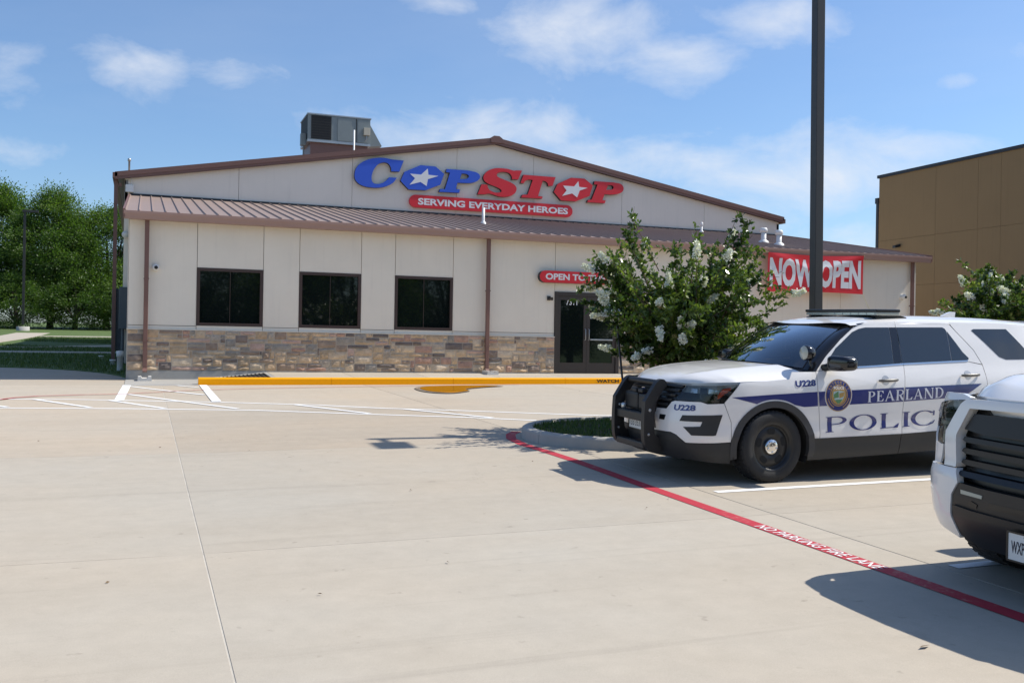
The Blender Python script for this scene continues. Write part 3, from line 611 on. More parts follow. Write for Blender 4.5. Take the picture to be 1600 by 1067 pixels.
sub(MB().box(XL - .1, 23.7, 33.33, 33.40, 6.03, 6.085).build('roof_flashing', MATS['dark_trim'], store))

# splash blocks under the downspouts
for X, zz_, lb in ((.05, .585, 'white concrete splash block under the leftmost downspout'), (8.78, .765, 'white concrete splash block under the middle downspout'), (23.27, .77, 'white concrete splash block under the rightmost downspout')):
    o = MB().prism([(X-.16, zz_-.03), (X+.16, zz_-.03), (X+.15, zz_+.085), (X+.08, zz_+.085), (X+.06, zz_+.045), (X-.06, zz_+.045), (X-.08, zz_+.085), (X-.15, zz_+.085)], 'y', 25.02, 25.50).build('splash_block', mat('pale_concrete', (.62, .60, .56), .9, var=.1, vscale=9) if 'pale_concrete' not in MATS else MATS['pale_concrete'])
    tag(o, lb, 'splash block', 'splash blocks at the downspouts')

# ------------------------------------------------------------------ signs
SY = 33.24                                                           # face of the channel letters
zA = lambda p: (p[0] / 6.957 + 540, p[1] / 6.957 + 230); zB = lambda p: (p[0] / 6.4 + 740, p[1] / 6.4 + 240)
def trace(pts, zf): return [((p[0], *wy(*zf(p[1:]), SY)) if len(p) == 3 else wy(*zf(p), SY)) for p in pts]
sign = tag(empty('store_sign', (11.5, 33.3, 6.7)), 'large slanted COPSTOP channel letters in blue and red on the gable', 'sign'); SG = Matrix.Translation(sign.location).inverted()
def letter(name, loops, zf, m, star=None):
    L = [smooth_loop(trace(l, zf)) for l in loops]
    o = solid(L, SY, SY + .004).build(name, m, sign); o.matrix_parent_inverse = SG
    r = solid(L, SY + .0045, SY + .14).build('letter_return', MATS['sign_return_dark'], o)
    if star: solid([smooth_loop(trace(star, zf))], SY - .006, SY - .0005).build('star', MATS['sign_white'], o)
    return o
c = 'c'
letter('letter_c', [[(c,545,140),(c,632,148),(c,585,268),(c,497,265),(493,225),(470,185),(430,168),(390,172),(345,195),(305,250),(285,310),(285,360),(305,392),(350,402),(400,390),(440,365),(c,475,328),(c,557,335),(520,385),(470,415),(410,435),(350,443),(280,440),(200,425),(140,395),(105,350),(97,300),(110,240),(150,185),(220,145),(290,125),(370,117),(440,122),(500,135)]], zA, MATS['sign_blue'])
letter('letter_o', [[(c,815,197),(c,980,213),(c,1072,293),(c,1030,410),(c,870,470),(c,685,460),(c,597,365),(c,640,270)]], zA, MATS['sign_blue'], [(c,893,235),(c,900,302),(c,1010,315),(c,895,350),(c,880,425),(c,815,380),(c,695,410),(c,755,340),(c,700,290),(c,820,300)])
letter('letter_p', [[(c,1100,238),(c,1330,255),(1420,275),(1460,310),(1455,345),(1420,375),(1350,392),(c,1215,388),(c,1200,457),(c,1245,462),(c,1235,498),(c,1015,487),(c,1030,455),(c,1080,458),(c,1135,280),(c,1090,272)],[(c,1262,288),(1310,292),(1338,310),(1335,332),(1300,348),(c,1243,348)]], zA, MATS['sign_blue'])
letter('letter_s', [[(c,485,172),(c,445,262),(c,380,258),(385,240),(365,205),(330,188),(285,185),(245,195),(232,215),(245,235),(300,260),(370,290),(415,320),(430,355),(415,395),(370,425),(310,435),(250,430),(190,410),(150,402),(c,110,410),(c,40,408),(c,80,308),(c,140,312),(145,345),(175,375),(225,392),(270,388),(280,375),(265,355),(215,330),(150,305),(110,275),(98,240),(115,200),(160,165),(220,148),(280,148),(340,155),(400,172),(430,170)]], zB, MATS['sign_red'])
letter('letter_t', [[(c,500,213),(c,820,238),(c,790,325),(c,745,325),(742,300),(720,280),(c,692,272),(c,645,425),(c,692,432),(c,685,452),(c,475,440),(c,490,412),(c,540,412),(c,592,265),(550,262),(518,275),(c,500,300),(c,470,295)]], zB, MATS['sign_red'])
letter('letter_o', [[(c,975,243),(c,1110,252),(c,1192,320),(c,1160,425),(c,1020,480),(c,875,470),(c,803,385),(c,840,305)]], zB, MATS['sign_red'], [(c,1048,277),(c,1055,335),(c,1140,345),(c,1060,372),(c,1035,440),(c,985,400),(c,885,425),(c,930,370),(c,895,322),(c,1005,330)])
letter('letter_p', [[(c,1210,277),(c,1400,290),(1470,305),(1500,340),(1490,380),(1450,403),(1380,412),(c,1310,408),(c,1288,467),(c,1322,470),(c,1312,498),(c,1135,488),(c,1148,462),(c,1180,462),(c,1240,312),(c,1205,308)],[(c,1345,318),(1385,320),(1400,340),(1385,360),(c,1326,365)]], zB, MATS['sign_red'])
def pill(x0, x1, z0, z1, n=10):
    r = (z1 - z0) / 2; zc = (z0 + z1) / 2
    return [(x1 - r + r * math.sin(math.pi * k / n), zc - r * math.cos(math.pi * k / n)) for k in range(n + 1)] + [(x0 + r - r * math.sin(math.pi * k / n), zc + r * math.cos(math.pi * k / n)) for k in range(n + 1)]
def pill_sign(name, txt, x0, x1, z0, z1, tx0, tx1, tz0, tz1, Y, depth, lb):
    e = tag(empty(name, ((x0 + x1) / 2, Y + depth, z0)), lb, 'sign'); inv = Matrix.Translation(e.location).inverted()
    a = solid([pill(x0, x1, z0, z1)], Y, Y + .006).build('face', MATS['sign_red'], e); a.matrix_parent_inverse = inv
    b = solid([pill(x0, x1, z0, z1)], Y + .0065, Y + depth).build('cabinet', MATS['sign_return_dark'] if depth > .12 else MATS['sign_red'], e); b.matrix_parent_inverse = inv
    t = flat_text('lettering', txt, MATS['sign_white'], e, tx0, tx1, tz0, tz1, lambda u, v: (u, Y - .003, v), .036); t.matrix_parent_inverse = inv
    return e
pL, pR = wy(640.2, 314, SY)[0], wy(895.2, 329.5, SY)[0]; z0 = (wy(660, 325, SY)[1] + wy(880, 338.4, SY)[1]) / 2; z1 = (wy(660, 305.5, SY)[1] + wy(880, 319.6, SY)[1]) / 2
pill_sign('tagline_sign', 'SERVING EVERYDAY HEROES', pL, pR, z0, z1, wy(653.5, 316, SY)[0], wy(888, 329, SY)[0], z0 + (z1-z0) * .22, z0 + (z1-z0) * .76, SY + .03, .12, 'long red pill-shaped sign reading SERVING EVERYDAY HEROES below the big letters')
x0, zm = wy(844, 431.5, 25.5); x1 = wy(956, 436, 25.5)[0]
pill_sign('open_sign', 'OPEN TO THE', x0, x1, zm - .165, zm + .165, wy(853, 432, 25.5)[0], wy(946, 436, 25.5)[0], zm - .085, zm + .095, 25.52, .17, 'short red pill-shaped sign reading OPEN TO THE above the entrance')

# NOW OPEN banner tied under the eave
ban = tag(empty('banner', (19.6, 25.3, 3.3)), 'red vinyl banner with white NOW OPEN lettering hung from the eave', 'banner'); BI = Matrix.Translation(ban.location).inverted()
bxa, bza = wy(1200, 394, 25.3); bxb, bzb = wy(1349, 400, 25.3); bz0 = wy(1200.5, 455.5, 25.3)[1]; bz1 = wy(1347, 460, 25.3)[1]
def ban_p(u, v, off=0.0):
    sag = -.05 * math.sin(math.pi * u) * v + .03 * math.sin(math.pi * u) * (1 - v)
    x = bxa + (bxb - bxa) * u; zt = bza + (bzb - bza) * u; zb = bz0 + (bz1 - bz0) * u
    rip = .022 * math.sin(9 * u + 5 * (1 - v)) * (1 - abs(2*u - 1)) + .03 * math.exp(-((v - 1 + .9 * u) / .10)**2) * (u < .55) + .03 * math.exp(-((v - .1 - .9 * u) / .10)**2) * (u > .45)
    return (x, 25.30 - rip - off, zb + (zt - zb) * v + sag)
nu, nv = 46, 16; mb = MB(); mb.add([ban_p(i / nu, j / nv) for j in range(nv + 1) for i in range(nu + 1)], [(j*(nu+1)+i, j*(nu+1)+i+1, (j+1)*(nu+1)+i+1, (j+1)*(nu+1)+i) for j in range(nv) for i in range(nu)], True)
o = mb.build('sheet', MATS['banner_red'], ban); o.matrix_parent_inverse = BI
for s, ua, ub in (('NOW', .02, .475), ('OPEN', .525, .975)):
    bm = text_bm(s, .045, cut=(.05, .07))
    for v in bm.verts: v.co = Vector(ban_p(ua + (ub - ua) * v.co.x, .12 + .76 * v.co.y, .006))
    me = bpy.data.meshes.new('lettering'); bm.to_mesh(me); bm.free(); o = link('lettering', me, MATS['banner_white'], ban); o.matrix_parent_inverse = BI
for a, b in ((ban_p(1, 1), (bxb + .12, 25.36, 4.50)), (ban_p(0, 1), (bxa - .1, 25.36, 4.5)), (ban_p(1, 0), (bxb + .95, 25.66, 2.2))):
    o = MB().tube([a, b], .006, 5).build('tie_rope', MATS['rope'], ban); o.matrix_parent_inverse = BI

# ------------------------------------------------------------------ things on the walls and roofs
def roof_hit(px, py):
    d = px_dir(px, py); t = (roofz(0) - CAM_H) / (d.z - RS * d.y); return (d.x * t, d.y * t, CAM_H + d.z * t)
def vent(name, px, py, h, r, cap, lb):
    x, y, z = roof_hit(px, py); e = tag(empty(name, (x, y, z)), lb, 'vent pipe', 'vent pipes on the lower roof')
    MB().lathe([(r * 2.1, -.06), (r * 1.9, .05), (r, .10)], axis='z', n=14).build('boot', MATS['white_paint_metal'], e)
    MB().lathe([(r, -.05), (r, h), (0, h)], axis='z', n=14).build('pipe', MATS['white_paint_metal'], e)
    if cap: MB().lathe([(r * 1.1, h - .02), (r * 1.45, h + .0), (r * 1.45, h + .09), (r * 1.1, h + .13), (0, h + .14)], axis='z', n=14).build('cap', MATS['white_paint_metal'], e)
vent('vent_pipe', 755, 350.5, .50, .045, False, 'slim white vent pipe standing below the red tagline sign')
vent('vent_pipe', 1193, 379.5, .36, .085, True, 'capped white vent pipe, left one of the pair near the roof end')
vent('vent_pipe', 1217, 384, .36, .085, True, 'capped white vent pipe, right one of the pair near the roof end')
vent('vent_pipe', 1096, 364, .26, .04, True, 'small capped white vent pipe just above the flowering tree')
# rooftop air conditioner
HY = 40.0; mat('slate_grey', (.05, .055, .055), .6)
hx0, hz1 = wy(481.5, 177, HY); hx1, _ = wy(579, 185, HY); hz0 = wy(481, 221, HY)[1]; hd = 1.9
hv = tag(empty('rooftop_air_conditioner', ((hx0 + hx1) / 2, HY + hd / 2, hz0 - .6)), 'grey-green packaged air conditioner on the upper roof left of the ridge', 'air conditioner'); HI = Matrix.Translation(hv.location).inverted()
def hp(mb, n, m, par=hv):
    o = mb.build(n, m, par)
    if par is hv: o.matrix_parent_inverse = HI
    return o
cab = hp(MB().box(hx0, hx1, HY, HY + hd, hz0 + .10, hz1 - .03, .012), 'cabinet', MATS['hvac_grey'])
hp(MB().box(hx0 - .03, hx1 + .03, HY - .03, HY + hd + .03, hz1 - .03, hz1 + .02), 'lid', MATS['galvanised'])
hp(MB().box(hx0 - .01, hx1 + .01, HY - .012, HY + hd, hz0, hz0 + .10), 'base_rail', MATS['galvanised'])
hp(MB().box(hx0 + .12, hx1 - .08, HY + .1, HY + hd - .1, hz0 - 1.6, hz0), 'roof_curb', MATS['brown_metal'])
hp(MB().box(hx0 + .13, hx0 + (hx1-hx0) * .37, HY - .014, HY - .001, hz0 + .13, hz1 - .06), 'coil_grille', MATS['hvac_dark'])
for k in range(9): hp(MB().box(hx0 + .14, hx0 + (hx1-hx0) * .365, HY - .02, HY - .0145, hz0 + .18 + k * .105, hz0 + .184 + k * .105), 'grille_wire', MATS['slate_grey'])
hp(MB().box(hx0 - .014, hx0 - .001, HY + .12, HY + hd - .12, hz0 + .13, hz1 - .06), 'coil_grille', MATS['hvac_dark'])
for f0, f1 in ((.47, .69), (.795, .97)): hp(MB().box(hx0 + (hx1-hx0) * f0, hx0 + (hx1-hx0) * f1, HY - .018, HY - .001, hz0 + .12, hz1 - .07, .006), 'access_panel', MATS['hvac_grey'])
hp(MB().box(hx0 + (hx1-hx0) * .765, hx0 + (hx1-hx0) * .778, HY - .006, HY - .001, hz0 + .12, hz1 - .06), 'panel_gap', MATS['hvac_dark'])
hp(MB().prism([(hx1 + .002, hz0 + .02), (hx1 + .52, hz0 + .08), (hx1 + .002, hz1 - .18)], 'y', HY + .15, HY + hd - .2), 'intake_hood', MATS['hvac_grey'])
hp(MB().box(hx0 + (hx1-hx0) * .885, hx0 + (hx1-hx0) * .985, HY - .14, HY - .019, hz0 + .42, hz0 + .72, .01), 'disconnect_box', mat('box_beige', (.52, .48, .38), .5))
hp(MB().tube([(hx0 + (hx1-hx0) * .935, HY - .08, hz0 + .42), (hx0 + (hx1-hx0) * .935, HY - .10, hz0 + .25), (hx0 + (hx1-hx0) * .92, HY - .05, hz0 + .2)], .018, 6), 'conduit', MATS['galvanised'])
hp(MB().box(hx0 - .22, hx0 - .015, HY + .35, HY + .6, hz0 - .1, hz0 + .38, .01).tube([(hx0 - .1, HY + .45, hz0 - .1), (hx0 - .1, HY + .45, hz0 - .75)], .03, 6), 'electric_box', MATS['hvac_grey'])
x, z = wy(553, 232, 39); tag(MB().lathe([(.035, -.9), (.035, .72), (0, .72)], (x, 39, z), 'z', 10).build('standpipe', MATS['white_paint_metal']), 'thin white standpipe in front of the rooftop air conditioner', 'vent pipe')
x, z = wy(202, 258, 34); tag(MB().lathe([(.03, -.5), (.03, .12), (.05, .12), (.05, .2), (0, .22)], (x, 34, z), 'z', 8).build('standpipe', MATS['galvanised']), 'tiny metal pipe stub at the left end of the upper roof', 'vent pipe')
def sec_cam(px, py, Y, lb):
    x, z = wy(px, py, Y); e = tag(empty('security_camera', (x, Y, z)), lb, 'camera', 'security cameras on the store')
    MB().lathe([(.085, 0), (.085, -.03), (.06, -.05)], axis='y', n=18).build('mount', MATS['white_plastic'], e)
    bm = bmesh.new(); bmesh.ops.create_uvsphere(bm, u_segments=18, v_segments=12, radius=.085)
    for v in bm.verts: v.co.y -= .09
    MB().bm(bm, True).build('dome', MATS['white_plastic'], e)
    MB().lathe([(.042, -.155), (.044, -.185), (.03, -.19), (0, -.19)], (.012, 0, -.01), 'y', 16).build('lens', MATS['hvac_dark'], e)
sec_cam(243, 418, 25.70, 'white dome security camera between leftmost downspout and first window')
sec_cam(1409, 464, 25.70, 'white dome security camera left of the rightmost downspout')
x, z = wy(196, 367, 33.4); tag(MB().lathe([(.0, -.26), (.09, -.24), (.11, -.10), (.08, 0)], (x, 33.4, z), 'y', 14).build('flood_light', MATS['white_plastic']), 'white lamp on the gable wall above the lower roof end', 'lamp')
x, z = wy(202.5, 294.5, 33.4); e = tag(empty('wireless_box', (x, 33.4, z)), 'white wireless box with two antennas at the gable left corner', 'antenna')
MB().box(-.12, .12, -.10, -.002, -.13, .11, .015).build('housing', MATS['white_plastic'], e)
for q in (-.08, .06): MB().tube([(q, -.05, .10), (q, -.05, .36)], .01, 6).build('antenna', MATS['white_plastic'], e)
x, z = wy(857, 466, 25.7); e = tag(empty('wall_light', (x, 25.7, z)), 'small dark twin spot light on the wall beside the entrance', 'lamp')
MB().box(-.05, .05, -.05, -.002, -.06, .06, .01).build('back_plate', MATS['pole_bronze'], e); MB().tube([(0, -.04, -.01), (.06, -.13, -.02)], [.03, .05], 10).build('spot', MATS['pole_bronze'], e)
# cabinets and pipes at the left rear corner
e = tag(empty('electric_cabinet', (-.78, 34.0, .75)), 'tall slate-grey electric cabinet on the store left flank', 'cabinet')
MB().box(-.16, .155, -.35, .45, .42, 2.35, .02).build('housing', mat('slate', (.075, .095, .11), .5), e); MB().box(-.10, .10, -.368, -.352, .6, 2.2, .004).build('door', MATS['slate'], e); MB().box(-.02, .10, -.1, .1, -.3, .42).build('conduit', MATS['slate'], e)
e = tag(empty('electric_cabinet', (-.70, 33.0, .73)), 'low dark grey meter box beside the lower roof end wall', 'cabinet'); MB().box(-.02, .26, .05, .38, 1.1, 2.4, .015).build('housing', MATS['slate'], e); MB().tube([(.1, .2, -.1), (.1, .2, 1.1)], .05, 8).build('conduit', MATS['slate'], e)
for px, py, h, r, lb in ((187, 581, .55, .075, 'white plastic cleanout pipe standing at the store left corner'), (176, 571, .16, .07, 'short white pipe cap in the grass left of the cleanout pipe'), (158, 561, .10, .07, 'low white pipe cap in the lawn farther from the store')):
    X, Y = g(px, py); tag(MB().lathe([(r, -.1), (r, h * .7), (r * 1.25, h * .7), (r * 1.25, h), (0, h * 1.02)], (X, Y, zg(X, Y) + .02), 'z', 14).build('cleanout_pipe', MATS['white_plastic']), lb, 'pipe')

# ================================================================== TAN BUILDING
tan = tag(empty('tan_building', (31, 25, .6)), 'tall tan stucco building with dark parapet cap beyond the store', 'building'); TI = Matrix.Translation(tan.location).inverted()
def tp(mb, n, m): o = mb.build(n, m, tan); o.matrix_parent_inverse = TI; return o
TXF, TYF, TZ = 31.0, 36.2, 9.28
tp(MB().box(TXF + .05, 48, 13, TYF, .3, TZ - .1), 'wall_core', mat('tan_joint', (.21, .145, .08), .95))
vj = [TYF, 32.78, 30.53, 29.40, 26.0, 22.6, 19.2, 16, 13]; hj = [.3, 4.36, 6.43, TZ]
for a, b in zip(vj, vj[1:]):
    for c0, c1 in zip(hj, hj[1:]): tp(MB().box(TXF, TXF + .06, b + .005, a - .005, c0 + .005, c1 - .005), 'wall_panel', MATS['tan_wall'])
tp(MB().box(TXF - .06, 48.1, 12.9, TYF + .08, TZ - .005, TZ + .13), 'parapet_cap', MATS['dark_trim'])
tp(MB().box(TXF - .02, TXF + .10, TYF + .01, TYF + .16, .5, 8.15).box(TXF - .05, TXF + .13, TYF + .0, TYF + .2, 8.15, 8.4), 'downspout', MATS['dark_trim'])
y, z = wx(1405, 386, 31); tag(MB().prism([(0, 0), (-.28, -.06), (-.28, .05), (0, .12)], 'y', -.09, .09).build('wall_pack_light', MATS['dark_trim']), 'small dark lamp fixed on the tan building wall', 'lamp').location = (30.99, y, z)

# ================================================================== LIGHT POLES
PX, PY = .7657 * 12.3, 12.3
pole = tag(empty('light_pole', (PX, PY, zg(PX, PY) + .1)), 'tall dark square light pole rising from the parking island', 'light pole')
mb = MB(); mb.box(-.07, .07, -.07, .07, .3, 7.45, .008); mb.build('shaft', MATS['pole_bronze'], pole)
MB().lathe([(.26, -.2), (.26, .28), (.24, .31), (0, .31)], axis='z', n=24).build('base', CONC3, pole)
MB().box(-.13, .13, -.13, .13, .31, .34).build('base_plate', MATS['pole_bronze'], pole)
MB().box(-.03, .03, -.40, -.07, 7.27, 7.35).build('arm', MATS['pole_bronze'], pole); MB().box(-.2, .2, -1.0, -.36, 7.23, 7.37, .03).build('lamp_head', MATS['pole_bronze'], pole)
pole.rotation_euler = (0, R(-.55), 0)
X, Y = -8.3, 81.0; p2 = tag(empty('light_pole', (X, Y, zg(X, Y))), 'distant slim light pole in front of the trees on the left', 'light pole')
MB().box(-.085, .085, -.085, .085, .5, 8.9).build('shaft', MATS['pole_bronze'], p2); MB().lathe([(.45, -.2), (.45, .35), (0, .35)], axis='z', n=18).build('base', CONC3, p2); MB().box(-.15, .9, -.2, .2, 8.75, 8.92).build('lamp_head', MATS['pole_bronze'], p2)
# ================================================================== VEGETATION
def leaf_quads(P, D, L, W, rng):             # leaves: 4-vertex blades, base at P, pointing along D
    n = len(P); D = D / (np.linalg.norm(D, axis=1)[:, None] + 1e-9); A = rng.normal(size=(n, 3)); S = np.cross(D, A); S /= np.linalg.norm(S, axis=1)[:, None] + 1e-9
    V = np.empty((n, 4, 3)); V[:, 0] = P; V[:, 1] = P + D * (L * .5)[:, None] + S * (W * .5)[:, None]; V[:, 2] = P + D * L[:, None]; V[:, 3] = P + D * (L * .5)[:, None] - S * (W * .5)[:, None]
    return V.reshape(-1, 3), np.arange(4 * n).reshape(n, 4)
def tree_meshes(seed, H=12.0, Rr=4.6, base=.6, nclump=150, per=560, lean=0.0):
    rng = np.random.default_rng(seed); limbs = MB(); mb = MB()
    mb.tube([(0, 0, -.3), (.1, .05, H * .18), (.05 + lean, -.1, H * .45), (lean * 1.6, .1, H * .72)], [.30, .24, .16, .06], 9)
    C = []; U = rng.normal(size=(nclump, 3)); U /= np.linalg.norm(U, axis=1)[:, None]
    for u in U:
        r = rng.uniform(.55, 1.0) ** .6; z = base + (H - base) * (.5 + .5 * u[2] * r); env = math.sin(math.pi * min(1, max(.0, (z / H) * .86 + .13))) ** .55
        C.append((u[0] * Rr * r * env * rng.uniform(.8, 1.12) + lean * z / H, u[1] * Rr * r * env, z + rng.uniform(-.4, .6)))
    C = np.array(C)
    for c in C[::6]:
        m = c * [.35, .35, .55] + [0, 0, .15 * H * 0]; limbs.tube([(0, 0, H * .16), m, c], [.11, .07, .02], 5, False)
    Vs = []; Ts = []
    for c in C:
        s = rng.uniform(.55, 1.15); n = int(per * s); q = rng.normal(size=(n, 3)) * [.62 * s, .62 * s, .48 * s]; P = c + q
        out = c * [1, 1, .3] / (np.linalg.norm(c * [1, 1, .3]) + .1); D = q * .7 + out * .6 + rng.normal(size=(n, 3)) * .5 + [0, 0, -.25]
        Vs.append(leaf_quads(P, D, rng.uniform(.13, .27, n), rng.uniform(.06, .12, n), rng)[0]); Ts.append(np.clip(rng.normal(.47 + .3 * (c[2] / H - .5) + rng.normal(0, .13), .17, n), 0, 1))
    V = np.vstack(Vs); Q = np.arange(len(V)).reshape(-1, 4)
    tm, lm = mb.mesh('trunk'), limbs.mesh('limbs')
    o = raw_mesh('crown', V, Q, MATS['oak_leaf'], attr=np.concatenate(Ts)); cm = o.data; bpy.data.objects.remove(o)
    return tm, lm, cm
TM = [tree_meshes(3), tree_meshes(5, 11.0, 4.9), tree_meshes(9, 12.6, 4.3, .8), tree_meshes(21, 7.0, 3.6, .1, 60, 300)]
def tree(name, k, X, Y, sc, rz, lb, grp, squash=1.0):
    e = tag(empty(name, (X, Y, zg(max(X, -99), max(-60, min(Y, 110))))), lb, 'tree', grp); e.rotation_euler.z = rz; e.scale = (sc * squash, sc * squash, sc)
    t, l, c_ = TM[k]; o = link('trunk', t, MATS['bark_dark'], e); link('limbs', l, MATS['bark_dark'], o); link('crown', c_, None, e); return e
G1 = 'trees beyond the lawn on the left'
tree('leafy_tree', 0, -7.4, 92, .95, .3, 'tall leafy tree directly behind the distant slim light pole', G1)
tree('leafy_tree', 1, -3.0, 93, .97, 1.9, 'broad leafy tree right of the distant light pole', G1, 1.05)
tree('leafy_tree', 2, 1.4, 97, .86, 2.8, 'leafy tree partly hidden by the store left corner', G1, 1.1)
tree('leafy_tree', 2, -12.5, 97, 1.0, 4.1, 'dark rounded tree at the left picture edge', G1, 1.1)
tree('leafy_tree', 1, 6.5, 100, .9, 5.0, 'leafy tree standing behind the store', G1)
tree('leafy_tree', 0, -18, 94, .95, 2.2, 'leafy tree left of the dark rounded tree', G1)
G2 = 'bushy undergrowth below the trees'
for k, (x, y, s, lb) in enumerate([(-9.6, 88, .62, 'low dark bush under the trees left of the distant pole'), (-5.2, 88.5, .66, 'low dark bush under the trees just right of the distant pole'), (-1.4, 89, .72, 'low bush under the trees nearest the store corner'), (-14.5, 90, .7, 'low bush at the foot of the dark rounded tree')]):
    e = tree('bush', 3, x, y, s, k * 1.7, lb, G2, 1.25); e['category'] = 'bush'
G3 = 'trees across the street behind the viewer'
for k, (x, y, s) in enumerate([(-22, -34, 1.0), (-12, -37, .9), (-3, -33, 1.05), (7, -36, .95), (17, -34, 1.0), (27, -38, 1.1), (38, -35, .95)]):
    tree('street_tree', k % 3, x, y, s, k * 2.1, 'leafy tree across the street behind the viewer, %s from the left' % ['first', 'second', 'third', 'fourth', 'fifth', 'sixth', 'seventh'][k], G3, 1.25)

def crape_myrtle(X, Y, seed, H, Rr, lb, nstem=10):
    rng = np.random.default_rng(seed); e = tag(empty('crape_myrtle', (X, Y, zg(X, Y) + .11)), lb, 'tree', 'crape myrtles in the parking island')
    st = MB(); tw = MB(); LP = []; LD = []; tips = []; LT = []
    for k in range(nstem):
        a = 2 * math.pi * (k + rng.uniform(-.3, .3)) / nstem; rad = Rr * rng.uniform(.25, .62); top = H * rng.uniform(.55, .78)
        b0 = np.array([.12 * math.cos(a), .12 * math.sin(a), -.1]); tip = np.array([rad * math.cos(a), rad * math.sin(a), top])
        pts = [b0 * (1-t)**1 + tip * t + np.array([math.cos(a), math.sin(a), 0]) * (-.18 * math.sin(math.pi * t)) + rng.normal(0, .02, 3) for t in np.linspace(0, 1, 6)]
        st.tube(pts, [.026, .024, .02, .016, .012, .008], 6)
        # branches off the stem
        nb = 21
        for j in range(nb):
            t = rng.uniform(.28, 1.0); i = min(4, int(t * 5)); p = pts[i] + (pts[i+1] - pts[i]) * (t * 5 - i)
            d = np.array([p[0], p[1], 0]) / (np.hypot(p[0], p[1]) + .05) * rng.uniform(.2, 1.1) + np.array([0, 0, rng.uniform(-.15, .95)]) + rng.normal(0, .42, 3); d /= np.linalg.norm(d)
            L = rng.uniform(.35, .8) * (1.0 if t < .8 else 1.15) * Rr / 1.5; bt = rng.normal(.42, .16)
            if (p + d * L)[2] < .28 * H + .14: continue
            q = [p + d * L * s + np.array([0, 0, -.06 * s * s]) + rng.normal(0, .012, 3) for s in (0, .33, .66, 1.0)]
            tw.tube(q, [.009, .007, .005, .003], 4, False); tips.append((q[3], q[3] - q[2]))
            for s_ in range(4):
                t2 = rng.uniform(.25, .95); p2 = p + d * L * t2; d2 = d + rng.normal(0, .6, 3); d2 /= np.linalg.norm(d2); L2 = L * rng.uniform(.35, .65)
                tw.tube([p2, p2 + d2 * L2], [.005, .002], 3, False)
                for (pa, da, La, n) in ((p2, d2, L2, 38),):
                    for m in range(n): LP.append(pa + da * La * rng.uniform(.1, 1.05)); LD.append(rng.normal(0, .8, 3) + da * .5 + [0, 0, -.1]); LT.append(rng.normal(bt - .04, .15))
                if rng.random() < .3: tips.append((p2 + d2 * L2, d2))
            for m in range(56): LP.append(p + d * L * rng.uniform(.05, 1.02)); LD.append(rng.normal(0, .8, 3) + d * .5); LT.append(rng.normal(bt, .15))
    # long whippy shoots that break the outline
    for k in range(15):
        a = rng.uniform(0, 2 * math.pi); p = np.array([Rr * .5 * math.cos(a), Rr * .5 * math.sin(a), H * rng.uniform(.42, .72)]); d = np.array([math.cos(a) * rng.uniform(.3, 1.0), math.sin(a) * rng.uniform(.3, 1.0), rng.uniform(.15, 1.1)]); d /= np.linalg.norm(d); L = rng.uniform(.55, .95) * Rr / 1.5
        q = [p + d * L * s + np.array([0, 0, -.05 * s * s]) for s in (0, .5, 1.0)]; tw.tube(q, [.008, .006, .003], 4, False); tips.append((q[2], d)); tips.append((q[2] - d * .05, d))
        for m in range(80): LP.append(p + d * L * rng.uniform(.1, 1.0) + rng.normal(0, .02, 3)); LD.append(rng.normal(0, .8, 3) + d * .7); LT.append(rng.normal(.5, .2))
    LP = np.array(LP); LD = np.array(LD); n = len(LP); keep = (LP[:, 2] > .28 * H + .10 * np.hypot(LP[:, 0], LP[:, 1])) & (LP[:, 2] < H * 1.03); LP, LD, LT = LP[keep], LD[keep], np.array(LT)[keep]; n = len(LP)
    V, Q = leaf_quads(LP, LD, rng.uniform(.05, .098, n), rng.uniform(.03, .052, n), rng)
    trunk = st.build('trunk', MATS['bark'], e); tw.build('twigs', MATS['bark'], trunk)
    raw_mesh('crown', V, Q, MATS['myrtle_leaf'], e, attr=np.clip(LT, 0, 1))
    rng.shuffle(tips); nf = 58
    for i, (p, d) in enumerate(tips[:nf + 55]):
        fl = i < nf
        if fl and p[2] < .9: continue
        m = 210 if fl else 60; d = np.array(d) / (np.linalg.norm(d) + 1e-6); ln = rng.uniform(.12, .22) if fl else rng.uniform(.10, .17); u = rng.uniform(0, 1, m); rr = (.055 if fl else .05) * (1 - .6 * u) * rng.uniform(.75, 1.25)
        w = rng.normal(size=(m, 3)); w -= (w @ d)[:, None] * d; w /= np.linalg.norm(w, axis=1)[:, None]
        P = np.array(p) + d * (u * ln)[:, None] + w * (rr * np.sqrt(rng.uniform(.2, 1, m)))[:, None]
        V, Q = leaf_quads(P, rng.normal(size=(m, 3)), np.full(m, .032 if fl else .014), np.full(m, .03 if fl else .012), rng)
        tag(raw_mesh('flower_panicle' if fl else 'seed_panicle', V, Q, MATS['blossom' if fl else 'seed_head'], e, attr=rng.uniform(0, 1, m)), kind='stuff')
    return e
crape_myrtle(7.08, 12.25, 4, 2.98, 1.5, 'bushy crape myrtle with white blossoms in front of the store entrance')
crape_myrtle(13.35, 12.25, 8, 2.80, 1.32, 'bushy crape myrtle with white blossoms behind the rear of the patrol vehicle')
a = g(985, 612); x0, z0 = wy(965, 530, 12.6); x1, z1 = wy(979, 590, 12.0)
tag(MB().tube([(x0 - .03, 12.6, z0 + .35), (x1 + .03, 12.0, zg(x1, 12) + .08)], .016, 7).build('tree_stake', MATS['pole_bronze']), 'thin dark leaning stake left of the nearer crape myrtle', 'stake')
